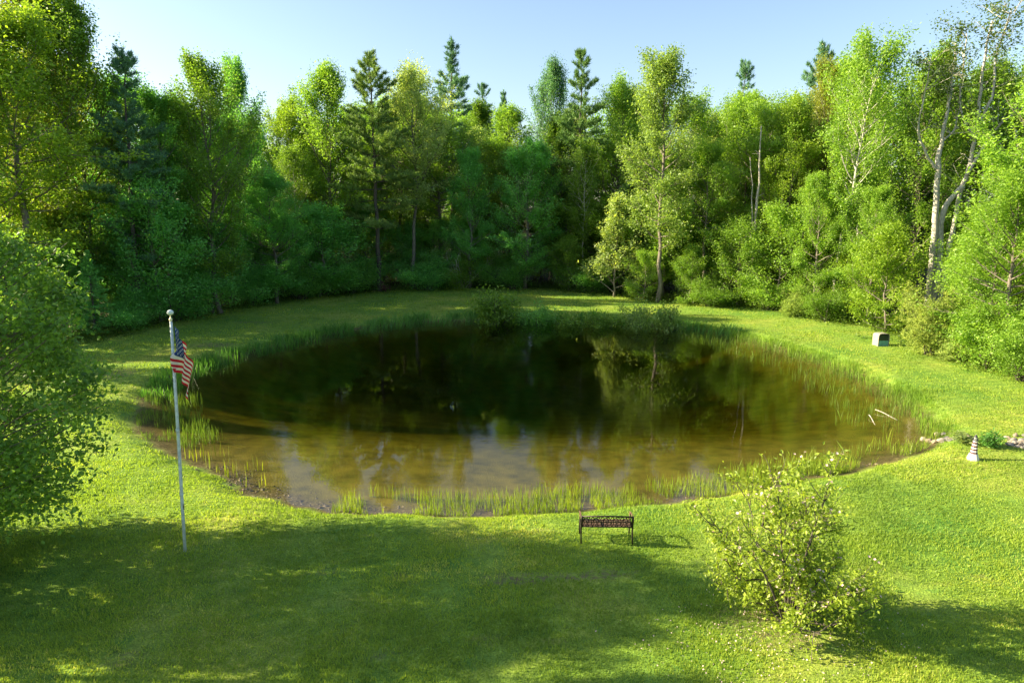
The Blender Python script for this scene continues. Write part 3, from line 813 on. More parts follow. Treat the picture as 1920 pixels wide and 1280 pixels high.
# --- forked tree on the right, unlike the others
def forked_tree():
    p = gp(1740, 600); o = thing("forked_tree", (p[0], p[1], gz(p[0], p[1])), "tall tree of pale bare forking trunks with a thin high crown at right", "tree")
    Y = p[1]; rng = np.random.default_rng(8); mb = MB(); tips = []
    def P(px, py, dy=0):
        return np.array([ray(px, py)[0] / ray(px, py)[1] * (Y + dy) - p[0], dy, zat(px, py, Y + dy)])
    stems = [([(1735, 605), (1742, 540), (1751, 440), (1757, 330), (1762, 280)], .24, .15, 0),
             ([(1743, 605), (1758, 500), (1768, 400), (1795, 360), (1810, 335), (1828, 260), (1838, 170), (1848, 100), (1860, 40)], .22, .05, .3),
             ([(1750, 606), (1770, 520), (1785, 440), (1797, 370), (1806, 350)], .17, .12, .8),
             ([(1762, 285), (1775, 210), (1785, 150), (1792, 80)], .13, .03, 0),
             ([(1757, 320), (1735, 285), (1722, 240), (1735, 170), (1745, 110)], .10, .03, -.6),
             ([(1812, 330), (1850, 265), (1880, 230), (1925, 200)], .11, .03, .3),
             ([(1825, 260), (1800, 200), (1805, 130), (1812, 60)], .08, .03, .6),
             ([(1832, 240), (1860, 180), (1868, 110), (1885, 50), (1900, 15)], .09, .03, -.5),
             ([(1862, 255), (1900, 300), (1935, 330)], .05, .02, .2),
             ([(1762, 270), (1790, 240), (1800, 180)], .07, .03, 1.0)]
    for pts, r0, r1, dy in stems:
        pts3 = np.array([P(x, y, dy * 1.2 * k / len(pts)) for k, (x, y) in enumerate(pts)])
        sm = catmull(pts3, 4, closed=False); sm = np.vstack([sm, pts3[-1]])
        sm[1:-1] += rng.normal(0, .03, (len(sm) - 2, 3))
        mb.tube(sm, np.linspace(r0, r1, len(sm)) * 1.08, 9)
        if pts[-1][1] < 215 or r0 < .12:
            for q in range(13):
                f = rng.uniform(.35, 1); b = sm[int(f * (len(sm) - 1))]
                d = np.array([rng.normal(0, .8), rng.normal(0, .8), rng.uniform(.2, 1)])
                tw, dl = limb(b, d, rng.uniform(.9, 2.6), rng, 5, .2, .14)
                mb.tube(tw, np.linspace(.03, .008, 6), 4, cap=False)
                tips += [tw[3], tw[5]]
                for z in range(3):
                    t2, _ = limb(tw[rng.integers(2, 5)], d + rng.normal(0, .7, 3), rng.uniform(.5, 1.3), rng, 4, .1, .15)
                    mb.tube(t2, np.linspace(.014, .006, 5), 3, cap=False); tips += [t2[2], t2[4]]
    mb.build("trunk", M_BARK_PALE, o, True)
    tips = np.array(tips); cnt = rng.multinomial(9500, (lambda w: w / w.sum())(rng.gamma(1.6, 1, len(tips))))
    C = np.repeat(tips, cnt, 0) + rng.normal(0, 1, (cnt.sum(), 3)) * np.array([.36, .36, .26])
    V, F = leaves_np(C, .19, rng)
    link("crown", mesh_np("crown", V, F, M_LEAF, np.clip(rng.normal(.5, .2, len(C)), 0, 1)), o, C_LIME)

forked_tree()

def snag():
    p = gp(1408, 578); Y = p[1] + 2; X = p[0] * Y / p[1]
    o = thing("dead_tree", (X, Y, gz(X, Y)), "bare grey dead tree trunk without leaves standing among the right trees", "dead tree")
    mb = MB(); rng = np.random.default_rng(3)
    top = zat(1428, 237, Y); xt = ray(1428, 237)[0] / ray(1428, 237)[1] * Y - X
    t = np.linspace(0, 1, 14); pts = np.column_stack([xt * t + rng.normal(0, .03, 14), rng.normal(0, .03, 14), top * t])
    mb.tube(pts, .17 * (1 - t) + .035, 8)
    mb.build("trunk", M_DEAD, o, True)
    mb = MB()
    pts2 = pts[4:12] + np.linspace(0, 1, 8)[:, None] * np.array([-.75, .1, -.2]); mb.tube(pts2, np.linspace(.07, .02, 8), 6)
    for q in range(9):
        b = pts[rng.integers(5, 13)]; tw, _ = limb(b, [rng.normal(), rng.normal(), .6], rng.uniform(.3, .9), rng, 4, 0, .1)
        mb.tube(tw, np.linspace(.03, .008, 5), 4)
    mb.build("branch", M_DEAD, o, True)
snag()

def bare_shrub():
    p = gp(862, 541); o = thing("bare_shrub", (p[0], p[1] - .3, gz(p[0], p[1])), "leafless grey twiggy shrub at the wood edge above the far shore", "shrub")
    mb = MB(); rng = np.random.default_rng(4)
    for q in range(12):
        d = np.array([rng.normal(0, .5), rng.normal(0, .4), 1]); pts, dl = limb((rng.normal(0, .3), 0, -.1), d, rng.uniform(2.2, 4.6), rng, 7, 0, .12)
        mb.tube(pts, np.linspace(.045, .01, 8), 5)
        for z in range(5):
            t2, _ = limb(pts[rng.integers(2, 7)], d + rng.normal(0, .7, 3), rng.uniform(.5, 1.4), rng, 4, 0, .15); mb.tube(t2, np.linspace(.02, .006, 5), 4)
    mb.build("branch", M_DEAD, o)
bare_shrub()

# --- the big round tree cut by the left edge, near the camera
def near_tree():
    x, y = -13.9, 14.1
    o = thing("round_tree", (x, y, gz(x, y)), "big round leafy tree close by, cut by the left edge above the lawn", "tree")
    rng = np.random.default_rng(101)
    t, _ = broadleaf(101, 7.0, .08, 3.2, 60, .0, 1.0, .1, 60, 'mound', c=.2, tr=.2, sub=6, k=9)
    # leaf clumps crowd the outside of an uneven rounded crown
    K = 800; u = nrm(rng.normal(0, 1, (K, 3)) * [1, 1, 1.05])
    bump = 1 + .10 * np.sin(u[:, 0] * 5 + 1) * np.sin(u[:, 2] * 6) + .07 * np.sin(u[:, 1] * 11 + u[:, 2] * 9) + .05 * np.sin(u[:, 0] * 17 + 2) * np.sin(u[:, 2] * 15)
    rr = bump * (1 - np.abs(rng.normal(0, .17, K)) + .05)
    cc = u * rr[:, None] * [4.6, 2.75, 4.15] + [0, 0, 4.25]
    cc = cc[cc[:, 2] > .5]; K = len(cc); w = rng.gamma(2.5, 1, K); cnt = rng.multinomial(80000, w / w.sum())
    rad = np.repeat(rng.uniform(.7, 1.35, K), cnt)[:, None]
    off = rng.normal(0, 1, (cnt.sum(), 3)) * [.25, .25, .17] * rad; off[:, 2] -= .5 * (off[:, 0] ** 2 + off[:, 1] ** 2)
    C = np.repeat(cc, cnt, 0) + off
    V, F = leaves_np(C, .125, rng, up=.6)
    tone = np.clip(rng.normal(.5, .17, len(C)) + np.repeat(rng.normal(0, .13, K), cnt), 0, 1)
    # twigs that carry the outer clumps
    mb = MB()
    for q in rng.choice(K, 420, replace=False):
        e = cc[q]; b0 = e * [.55, .55, .75] + rng.normal(0, .15, 3); mb.tube(np.array([b0, (b0 + e) / 2 + rng.normal(0, .08, 3), e, e + (e - b0) * .12]), [.022, .014, .008, .004], 4, cap=False)
    link("trunk", t, o); mb.build("branch", M_BARK, o)
    link("crown", mesh_np("crown", V, F, M_LEAF, tone), o, (.165, .30, .052))
near_tree()

# --- flowering shrub at the lower right
def apple():
    p = gp(1475, 1178)
    o = thing("apple_tree", (p[0], p[1], gz(p[0], p[1])), "small sprawling apple tree with pale pink blossom on the lower right lawn", "tree")
    rng = np.random.default_rng(15); mb = MB(); tips = []
    ends = [(1340, 985), (1400, 930), (1450, 900), (1480, 890), (1560, 880), (1550, 960), (1570, 1050), (1620, 1110), (1600, 1165), (1540, 1190), (1500, 1060),
            (1440, 1020), (1370, 1060), (1350, 1090), (1420, 1110), (1530, 1010), (1580, 1130), (1480, 980), (1560, 1120), (1410, 1000), (1330, 970), (1510, 930), (1460, 1090), (1590, 1185)]
    for kx, (ex, ey) in enumerate(ends):
        dy = rng.uniform(-1.2, 1.5); Y = p[1] + dy
        e = np.array([ray(ex, ey)[0] / ray(ex, ey)[1] * Y - p[0], dy, max(.35, zat(ex, ey, Y))])
        mid = e * .5 + np.array([rng.normal(0, .12), rng.normal(0, .12), .12 * e[2] + .1])
        q = np.array([[0, 0, -.05], mid * .45 + [0, 0, .1], mid, e * .8 + rng.normal(0, .06, 3), e])
        sm = np.vstack([catmull(q, 4, closed=False), q[-1]])
        mb.tube(sm, np.linspace(.022, .006, len(sm)), 6, cap=False)
        for z in range(15):
            f = rng.uniform(.3, 1); b = sm[int(f * (len(sm) - 1))]
            d = nrm(e) * .6 + rng.normal(0, .6, 3); d[2] += .2
            tw, dl = limb(b, d, rng.uniform(.25, .75), rng, 4, .15, .14)
            mb.tube(tw, np.linspace(.01, .004, 5), 4, cap=False)
            tips += [tw[1], tw[2], tw[3], tw[4]]
    mb.build("trunk", M_BARK_DARK, o, True)
    tips = np.array(tips); tips = tips[tips[:, 2] > .15]
    cnt = rng.multinomial(13500, (lambda w: w / w.sum())(rng.gamma(1.3, 1, len(tips))))
    C = np.repeat(tips, cnt, 0) + rng.normal(0, .075, (cnt.sum(), 3))
    V, F = leaves_np(C, .088, rng, up=.5, width=.28)
    link("crown", mesh_np("crown", V, F, M_LEAF, np.clip(rng.normal(.5, .2, len(C)), 0, 1)), o, (.27, .36, .045))
    # five-petalled blossoms in small bunches
    high = tips[(tips[:, 2] > .8)]
    bc = high[rng.choice(len(high), 140)]
    B = np.repeat(bc, 3, 0) + rng.normal(0, .05, (420, 3)) + [0, 0, .04]
    mbv, mbq, nv = [], [], 0
    for c in B:
        nn = nrm(np.array([rng.normal(0, .6), rng.normal(-.2, .6), 1])); a = nrm(np.cross(nn, [1, .3, .2])); b = np.cross(nn, a)
        for q in range(5):
            an = q * 1.2566; u = a * math.cos(an) + b * math.sin(an); v = np.cross(nn, u); s = .029
            mbv += [c, c + u * s * .6 + v * s * .45 + nn * s * .2, c + u * s + nn * s * .35, c + u * s * .6 - v * s * .45 + nn * s * .2]
            mbq.append([nv, nv + 1, nv + 2, nv + 3]); nv += 4
    link("blossom", mesh_np("blossom", mbv, np.array(mbq), leaf_material("petal", .3, base=(.72, .55, .56), tones=((0, (.9, .85, .85)), (1, (1.1, 1.05, 1.05)))), rng.random(len(mbq))), o)
    # fallen petals below
    n = 600; X = p[0] - .35 + rng.normal(0, 1.15, n); Yp = p[1] - .35 + rng.normal(0, .95, n)
    Z = terrain(X, Yp) + .035 + rng.uniform(0, .02, n)
    V, F = leaves_np(np.column_stack([X, Yp, Z]), 0.034, rng, up=1.5, width=.4)
    tag(link("fallen_petals", mesh_np("fallen_petals", V, F, bpy.data.materials["petal"], rng.random(n))), "pale petals scattered on the grass under the apple tree", "petals", kind="stuff")
apple()

# ------------------------------------------------------------------ grass, reeds, undergrowth
def in_view(x, y, margin=1.0): return np.abs(x) < .76 * (y + 1.5) + margin
def blades(X, Y, Z, h, w, rng, lean=.35, bend=0.0):
    n = len(X); az = rng.uniform(0, 6.283, n); f = rng.uniform(0, 6.283, n)
    base = np.column_stack([X, Y, Z]); s = np.column_stack([np.cos(f), np.sin(f), np.zeros(n)]) * (w * rng.uniform(.7, 1.3, n))[:, None]
    hh = h * rng.uniform(.55, 1.35, n); l = lean * np.abs(rng.normal(0, 1, n)) * hh
    tip = base + np.column_stack([np.cos(az) * l, np.sin(az) * l, hh])
    if bend:
        mid = base + (tip - base) * .5 + np.column_stack([np.zeros(n), np.zeros(n), hh * .12])
        V = np.stack([base - s, base + s, mid + s * .8, tip, mid - s * .8], 1).reshape(-1, 3)
        return V, np.arange(5 * n).reshape(n, 5)
    V = np.stack([base - s, base + s, tip], 1).reshape(-1, 3)
    return V, np.arange(3 * n).reshape(n, 3)
def lawn():
    rng = np.random.default_rng(31); Xs, Ys = [], []
    for y0, y1, dens in ((9.6, 12.5, 1500), (12.5, 16, 1150), (16, 21, 700), (21, 30, 260), (30, 45, 90), (45, 70, 40)):
        wd = .76 * (y1 + 1.5) + 1; n = int(2 * wd * (y1 - y0) * dens)
        x = rng.uniform(-wd, wd, n); y = rng.uniform(y0, y1, n); m = in_view(x, y); Xs.append(x[m]); Ys.append(y[m])
    X, Y = np.concatenate(Xs), np.concatenate(Ys)
    P = np.column_stack([X, Y]); d = sdf(pond, P)
    keep = (d > .35 + .25 * vnoise(X, Y, 4.0, 9)) & (rng.random(len(X)) < .72 + .5 * vnoise(X, Y, 2.2, 17))
    X, Y, d = X[keep], Y[keep], d[keep]
    dc = sdf(clearing, np.column_stack([X, Y])); m = (dc < .5) & (rng.random(len(X)) > .85 * bare_at(X, Y)); X, Y, d = X[m], Y[m], d[m]
    Z = terrain(X, Y, d)
    h = .045 + .00075 * Y; h = h * (1 + .35 * vnoise(X, Y, 1.3, 5)); w = .0045 + .00045 * Y
    V, F = blades(X, Y, Z, h, w, rng, .55)
    tone = np.clip(.5 + .28 * vnoise(X, Y, .7, 41) + .18 * vnoise(X, Y, 3.1, 42) + rng.normal(0, .16, len(X)), 0, 1)
    tag(link("grass", mesh_np("grass", V, F, M_GRASS, tone)), "short mown green lawn grass round the pond", "grass", kind="stuff")
lawn()

def reeds(name, label, lo, hi, d0, d1, dens, h, w, colr, rng_seed, lean=.2, patch=.0, wind=0.0):
    """Upright blades in a band along the bank between outline points lo..hi (indices of POND_PX)."""
    rng = np.random.default_rng(rng_seed); per = 7
    idx = np.arange(int(lo * per), int(hi * per)) % len(pond)
    rp = REED_OUT; A = rp[idx]; B = rp[(idx + 1) % len(rp)]
    L = np.hypot(*(B - A).T); n = int(L.sum() * (d1 - d0) * dens)
    q = rng.choice(len(A), n, p=L / L.sum()); t = rng.random((n, 1))
    inn = nrm(cen - A[q]); tg = nrm(B[q] - A[q]); nin = np.column_stack([-tg[:, 1], tg[:, 0]])
    nin *= np.sign((nin * inn).sum(1, keepdims=True))
    # squared draw: thickest by the bank
    off = d0 + (d1 - d0) * rng.random(n) ** 1.7
    Pp = A[q] + (B[q] - A[q]) * t + nin * off[:, None]
    keep = vnoise(Pp[:, 0], Pp[:, 1], 2.0, rng_seed) + .6 * vnoise(Pp[:, 0], Pp[:, 1], 6.0, rng_seed + 1) > patch
    Pp = Pp[keep]; X, Y = Pp.T; Z = np.minimum(terrain(X, Y), WATER_Z + .05) - .02
    Z = np.maximum(Z, WATER_Z - .25)
    n = len(X); hh = h * (1 + .35 * vnoise(X, Y, 1.1, rng_seed + 3)) + (WATER_Z - Z)
    V, F = blades(X, Y, Z, hh, w, rng, lean, bend=1)
    V = V.reshape(n, 5, 3); V[:, 3, 0] += wind * h; V[:, 2, 0] += wind * h * .35; V[:, 4, 0] += wind * h * .35; V = V.reshape(-1, 3)
    o = link(name, mesh_np(name, V, F, M_REED, np.clip(.5 + .2 * vnoise(X, Y, 2, 6) + rng.normal(0, .18, n), 0, 1)), None, colr)
    tag(o, label, "reeds", kind="stuff")
reeds("reeds", "thin yellow-green reeds standing in the shallows along the near shore", 1.4, 8.5, -.15, 1.5, 230, .22, .0065, (.22, .31, .03), 201, .16, -.45)
reeds("reeds", "tall reeds leaning over the shallows behind the apple tree", 7, 11, -.1, 1.3, 130, .34, .007, (.20, .29, .03), 202, .3, -.2)
reeds("reeds", "sparse dark reeds spreading into the pond along the right shore", 11, 18, -.3, 3.6, 46, .26, .007, (.13, .22, .03), 203, .2, -.1)
reeds("reeds", "thick bright reeds right on the bank of the right shore", 11, 18, -.7, .5, 170, .36, .009, (.17, .29, .03), 204, .25, -.6)
reeds("reeds", "tall deep green reeds bending along the far shore", 17, 24.5, -.7, 1.2, 85, .62, .018, (.13, .30, .06), 205, .35, -.15, .15)
reeds("reeds", "long green reeds fringing the shaded left bank", 24.5, 30, -.5, .9, 95, .55, .018, (.10, .25, .04), 206, .3, -.5)
reeds("reeds", "clump of rushes at the pond's left corner beside the flagpole", 30, 33.5, -.2, 2.2, 110, .20, .008, (.13, .22, .03), 207, .18, -.2)
reeds("reeds", "few stubby bright shoots in the near left shallows", 34, 36.8, .0, 1.4, 22, .34, .014, (.20, .25, .02), 208, .08, .1)

def pebbles():
    """Small stones along the near waterline."""
    rng = np.random.default_rng(66); per = 7; lo, hi = 0, 9
    idx = np.r_[np.arange(35 * per, 38 * per), np.arange(0, 9 * per)] % len(REED_OUT); A = REED_OUT[idx]; B = REED_OUT[(idx + 1) % len(REED_OUT)]
    q = rng.integers(0, len(A), 600); q = np.where(rng.random(600) < .3, q % (5 * per), q)
    inn = nrm(cen - A[q]); P = A[q] + (B[q] - A[q]) * rng.random((600, 1)) + inn * rng.normal(.15, .35, (600, 1))
    Z = terrain(P[:, 0], P[:, 1]); r = rng.gamma(3, .009, 600) + .008
    base = np.array([[1, 0, 0], [-1, 0, 0], [0, 1, 0], [0, -1, 0], [0, 0, .6], [0, 0, -.6]], float)
    a = rng.uniform(0, 6.28, 600); ca, sa = np.cos(a), np.sin(a)
    L = base[None] * rng.uniform(.6, 1.3, (600, 6, 1)) * r[:, None, None]
    V = np.stack([L[..., 0] * ca[:, None] - L[..., 1] * sa[:, None] + P[:, :1], L[..., 0] * sa[:, None] + L[..., 1] * ca[:, None] + P[:, 1:], L[..., 2] + Z[:, None]], -1).reshape(-1, 3)
    T = np.array([[0, 2, 4], [2, 1, 4], [1, 3, 4], [3, 0, 4], [2, 0, 5], [1, 2, 5], [3, 1, 5], [0, 3, 5]])
    F = (np.arange(600)[:, None, None] * 6 + T[None]).reshape(-1, 3)
    m = leaf_material("pebble", 0.0, .8, .3, base=(.15, .12, .085), tones=((0, (.35, .3, .3)), (.7, (1, 1, 1)), (1, (2.0, 1.9, 1.8))))
    tag(link("pebbles", mesh_np("pebbles", V, F, m, np.repeat(rng.random(600), 8))), "small brown stones strewn along the near waterline", "pebbles", kind="stuff")
pebbles()

def undergrowth():
    rng = np.random.default_rng(55); s = rng.uniform(0, seg[-1], 2600)
    base = np.column_stack([np.interp(s, seg, wl[:, a]) for a in (0, 1)]); q = np.column_stack([np.interp(s, seg, outn[:, a]) for a in (0, 1)])
    P = base + q * rng.normal(.9, 1.1, len(s))[:, None]
    keep = in_view(P[:, 0], P[:, 1], 4); P = P[keep]
    C = np.repeat(np.column_stack([P, terrain(P[:, 0], P[:, 1]) + .18]), 26, 0)
    o = rng.normal(0, 1, C.shape) * np.array([.34, .34, .22]); C = C + o; C[:, 2] = np.maximum(C[:, 2], .04)
    V, F = leaves_np(C, .15, rng)
    tag(link("undergrowth", mesh_np("undergrowth", V, F, M_LEAF, np.clip(rng.normal(.5, .2, len(C)), 0, 1)), None, (.085, .15, .016)),
        "low ferns and weeds where the lawn meets the wood", "undergrowth", kind="stuff")
undergrowth()

# ------------------------------------------------------------------ flagpole and flag
def flagpole():
    p = gp(347, 1032); M_W = simple_mat("pole_paint", (.62, .68, .68), .45, var=.12, scale=14, dark=(.45, .49, .49)); M_G = simple_mat("gold_finial", (.80, .72, .45), .4, metal=.3, var=.1)
    Htop = zat(320, 600, p[1]); lean = math.atan2((ray(320, 600)[0] / ray(320, 600)[1] - p[0] / p[1]) * p[1], Htop)
    o = thing("flagpole", (p[0], p[1], gz(p[0], p[1])), "tall thin white flagpole with a pale ball on top, left lawn", "flagpole")
    o.rotation_euler = (0, lean, 0)
    mb = MB(); mb.tube([(0, 0, -.2), (0, 0, 1.4), (0, 0, 3.0), (0, 0, Htop)], [.038, .036, .031, .026], 14); mb.build("pole", M_W, o, True)
    mb = MB()
    for z in (1.45, 3.02): mb.lathe([(.034, z - .04), (.042, z - .03), (.042, z + .03), (.034, z + .04)], k=14)
    mb.build("collar", M_W, o, True)
    mb = MB(); mb.lathe([(.03, Htop), (.036, Htop + .02), (.036, Htop + .05), (.02, Htop + .07), (.012, Htop + .08), (.012, Htop + .14)], k=14); mb.build("truck", M_G, o, True)
    mb = MB(); a = np.linspace(-1.4, 1.57, 12); mb.lathe([(.072 * math.cos(t), Htop + .19 + .062 * math.sin(t)) for t in a], k=18); mb.build("finial", M_W, o, True)
    mb = MB(); mb.tube([(.045, -.02, 1.1), (.05, -.02, 2.5), (.045, -.02, Htop - .02)], .005, 5); mb.build("halyard", M_W, o)
    mb = MB(); mb.box((.045, -.02, 1.15), (.02, .02, .14)); mb.box((.04, -.02, 1.15), (.03, .02, .04)); mb.build("cleat", simple_mat("cleat_metal", (.4, .4, .42), .4, metal=.8), o)
    # the flag hangs limp, hoist along the pole, fly end drooping to the right
    z0 = zat(323, 612, p[1]); x0 = (ray(323, 612)[0] / ray(323, 612)[1]) * p[1]
    f = bpy.data.objects.new("flag", None)
    nu, nv = 60, 52; u = np.linspace(0, 1, nu + 1); v = np.linspace(0, 1, nv + 1); U, Vv = np.meshgrid(u, v)
    def S(U, V):
        fold = np.exp(-((U - .17) / .09) ** 2) * smooth(.46, .62, V) * (1 - .25 * smooth(.8, 1, V))
        sag = .02 * np.sin(U * 17 + V * 2)
        x = .035 - .125 * fold + .30 * U ** .85 * (1 - .42 * V) + .10 * U * (1 - V) * .4 + sag * U
        z = -.93 * V * (1 - .18 * U) - .92 * U ** 1.15
        y = .05 + .085 * np.sin(U * 15 + V * 3.2) * smooth(0, .25, U) - .10 * fold
        return np.stack([x + x0, y + p[1] - .03, z + z0], -1)
    V3 = S(U, Vv).reshape(-1, 3); ii = (np.arange(nv)[:, None] * (nu + 1) + np.arange(nu)[None]).ravel()
    Q = np.stack([ii, ii + nu + 1, ii + nu + 2, ii + 1], 1)
    uu = (np.tile(np.arange(nu), nv) + .5) / nu; vv = (np.repeat(np.arange(nv), nu) + .5) / nv
    stripe = (vv * 13).astype(int) % 2; canton = (uu < .4) & (vv < 7 / 13)
    mi = np.where(canton, 2, stripe)
    SV, SQ, n0 = [], [], len(V3)
    for r in range(9):
        for c in range(6 if r % 2 == 0 else 5):
            su = .4 * ((c * 2 + 1 + (r % 2)) / 12); sv = (7 / 13) * ((r + 1) / 10)
            ang = np.arange(10) * math.pi / 5; rad = np.where(np.arange(10) % 2 == 0, .028, .0115)
            for sgn in (-1, 1):
                pu = su + rad * np.sin(ang) / 1.52; pv = sv - rad * np.cos(ang) / .93
                pts = S(pu, pv); e = 1e-3
                nn = nrm(np.cross(S(np.array(su + e), np.array(sv)) - S(np.array(su), np.array(sv)), S(np.array(su), np.array(sv + e)) - S(np.array(su), np.array(sv))))
                SV.append(pts + nn * sgn * .006); SQ.append(np.arange(10) + n0); n0 += 10
    cloth = lambda nm, c: leaf_material(nm, .35, .8, .1, base=c, tones=((0, (1, 1, 1)), (1, (1, 1, 1))))
    me = mesh_np("flag", np.vstack([V3] + SV), [Q, np.array(SQ)], [cloth("flag_red", (.50, .025, .045)), cloth("flag_white", (.72, .72, .74)), cloth("flag_blue", (.03, .06, .20))],
                 midx=np.r_[mi, np.full(len(SQ), 1)])
    fl = link("flag", me); tag(fl, "limp red, white and blue stars and stripes flag hanging on the pole", "flag")
flagpole()

# ------------------------------------------------------------------ bench by the near shore
def bench():
    p = gp(1137, 1019); o = thing("garden_bench", (p[0], p[1], gz(p[0], p[1])), "dark metal bench with a scrollwork back facing the pond", "bench", rz=R(-1.5))
    M_I = simple_mat("cast_iron", (.035, .028, .022), .5, metal=.4, var=.4, scale=30); M_S = simple_mat("bench_wood", (.12, .07, .045), .6, var=.3, scale=10, stretch=(1, 8, 8))
    W = .60
    yb = lambda z: .0 - (z - .40) * .30         # the back leans towards the camera
    # backrest: frame, then scrolls
    mb = MB()
    for z, r in ((.745, .020), (.44, .016)): mb.tube([(-W, yb(z), z), (0, yb(z) - .005, z + (.012 if z > .7 else 0)), (W, yb(z), z)], r, 8)
    for x in (-W, W): mb.tube([(x, yb(.43), .43), (x, yb(.75), .75)], .018, 8)
    back = mb.build("backrest", M_I, o, True)
    mb = MB()
    def curl(cx, cz, r, a0, a1, turns=1.0, rr=.009):
        a = np.linspace(a0, a1, 18); q = np.linspace(1, .25, 18) * r
        z = cz + q * np.sin(a); mb.tube(np.column_stack([cx + q * np.cos(a), yb(z), z]), rr, 5)
    for k in range(-2, 3):
        cx = k * .235
        curl(cx - .055, .62, .085, 0.3, 5.6, rr=.010); curl(cx + .055, .56, .085, 3.4, 8.7, rr=.010)
        curl(cx, .695, .045, -.4, 5.2, rr=.011); curl(cx, .485, .045, 2.6, 8.2, rr=.011)
        for s in (-1, 1):
            zz = np.array([.45, .53, .60, .67, .735]); mb.tube(np.column_stack([cx + s * np.array([.117, .08, .10, .07, .117]), yb(zz), zz]), .010, 5)
        a = np.linspace(0, 6.283, 9); zz = .59 + .035 * np.sin(a); mb.tube(np.column_stack([cx + .03 * np.cos(a), yb(zz), zz]), .014, 5)
    mb.build("scrollwork", M_I, back, True)
    # two cast ends: rear leg, front leg, arm with a rolled end
    for s in (-1, 1):
        x = s * (W + .02); mb = MB()
        mb.tube([(x, -.05, .0), (x, -.01, .15), (x, .02, .30), (x, .01, .42), (x, yb(.6), .6), (x, yb(.76), .76)], [.02, .018, .02, .02, .018, .016], 8)
        mb.tube([(x, .52, .0), (x, .49, .12), (x, .50, .25), (x, .47, .38), (x, .44, .42)], [.022, .018, .018, .02, .02], 8)
        mb.tube([(x, .01, .40), (x, .22, .37), (x, .45, .41)], .018, 8)
        leg = mb.build("leg", M_I, o, True)
        mb = MB()
        a = np.linspace(-2.0, 3.6, 14); rr = np.linspace(.075, .03, 14)
        mb.tube(np.vstack([[(x, yb(.66), .66), (x, .12, .68), (x, .30, .66), (x, .40, .63)], np.column_stack([np.full(14, x), .44 + rr * np.cos(a + .3), .57 + rr * np.sin(a + .3)])[::-1] * [1, 1, 1]]), .017, 8)
        mb.tube([(x, .46, .42), (x, .43, .50), (x, .45, .56)], .016, 8)
        mb.build("armrest", M_S, o, True)
    mb = MB()
    for q in range(5): mb.box((0, .07 + q * .09, .395 + .006 * abs(q - 2)), (2 * W, .05, .024))
    mb.build("seat", M_S, o)
bench()

# ------------------------------------------------------------------ lighthouse ornament
def lighthouse():
    p = gp(1824, 862); o = thing("lighthouse_ornament", (p[0], p[1], gz(p[0], p[1])), "small white garden lighthouse with dark red bands beside the stones", "ornament")
    M_W = simple_mat("white_paint", (.62, .58, .57), .6, var=.08, scale=10); M_R = simple_mat("red_paint", (.09, .035, .04), .6, var=.2, scale=10); M_K = simple_mat("black_paint", (.03, .03, .035), .5, var=.2)
    H = .86; r = lambda z: .128 - .070 * (z / .68)
    k = 8
    mb = MB(); mb.lathe([(0.001, 0), (.175, 0), (.175, .05), (.140, .16), (.118, .22), (.001, .22)], k=k); mb.build("base", M_W, o)
    zs = np.linspace(.22, .66, 9)
    for q in range(8):
        mb = MB(); a, b = zs[q], zs[q + 1]; e = .004 if q % 2 == 0 else 0
        mb.lathe([(.001, a), (r(a) + e, a), (r(b) + e, b), (.001, b)], k=k); mb.build("band", M_R if q % 2 == 0 else M_W, o)
    mb = MB(); mb.lathe([(.001, .66), (.085, .66), (.085, .68), (.001, .68)], k=k)
    for a in np.arange(8) * math.pi / 4: mb.tube([(.078 * math.cos(a), .078 * math.sin(a), .68), (.078 * math.cos(a), .078 * math.sin(a), .73)], .004, 4)
    mb.tube([(.078 * math.cos(a), .078 * math.sin(a), .73) for a in np.arange(9) * math.pi / 4], .004, 4)
    mb.build("gallery", M_K, o)
    mb = MB(); mb.lathe([(.001, .68), (.045, .68), (.045, .77), (.001, .77)], k=k); mb.build("lantern", simple_mat("lantern_glass", (.35, .37, .36), .2), o)
    mb = MB(); mb.lathe([(.065, .77), (.05, .79), (.02, .83), (.008, .86), (.001, .87)], k=k); mb.build("roof", M_K, o)
lighthouse()

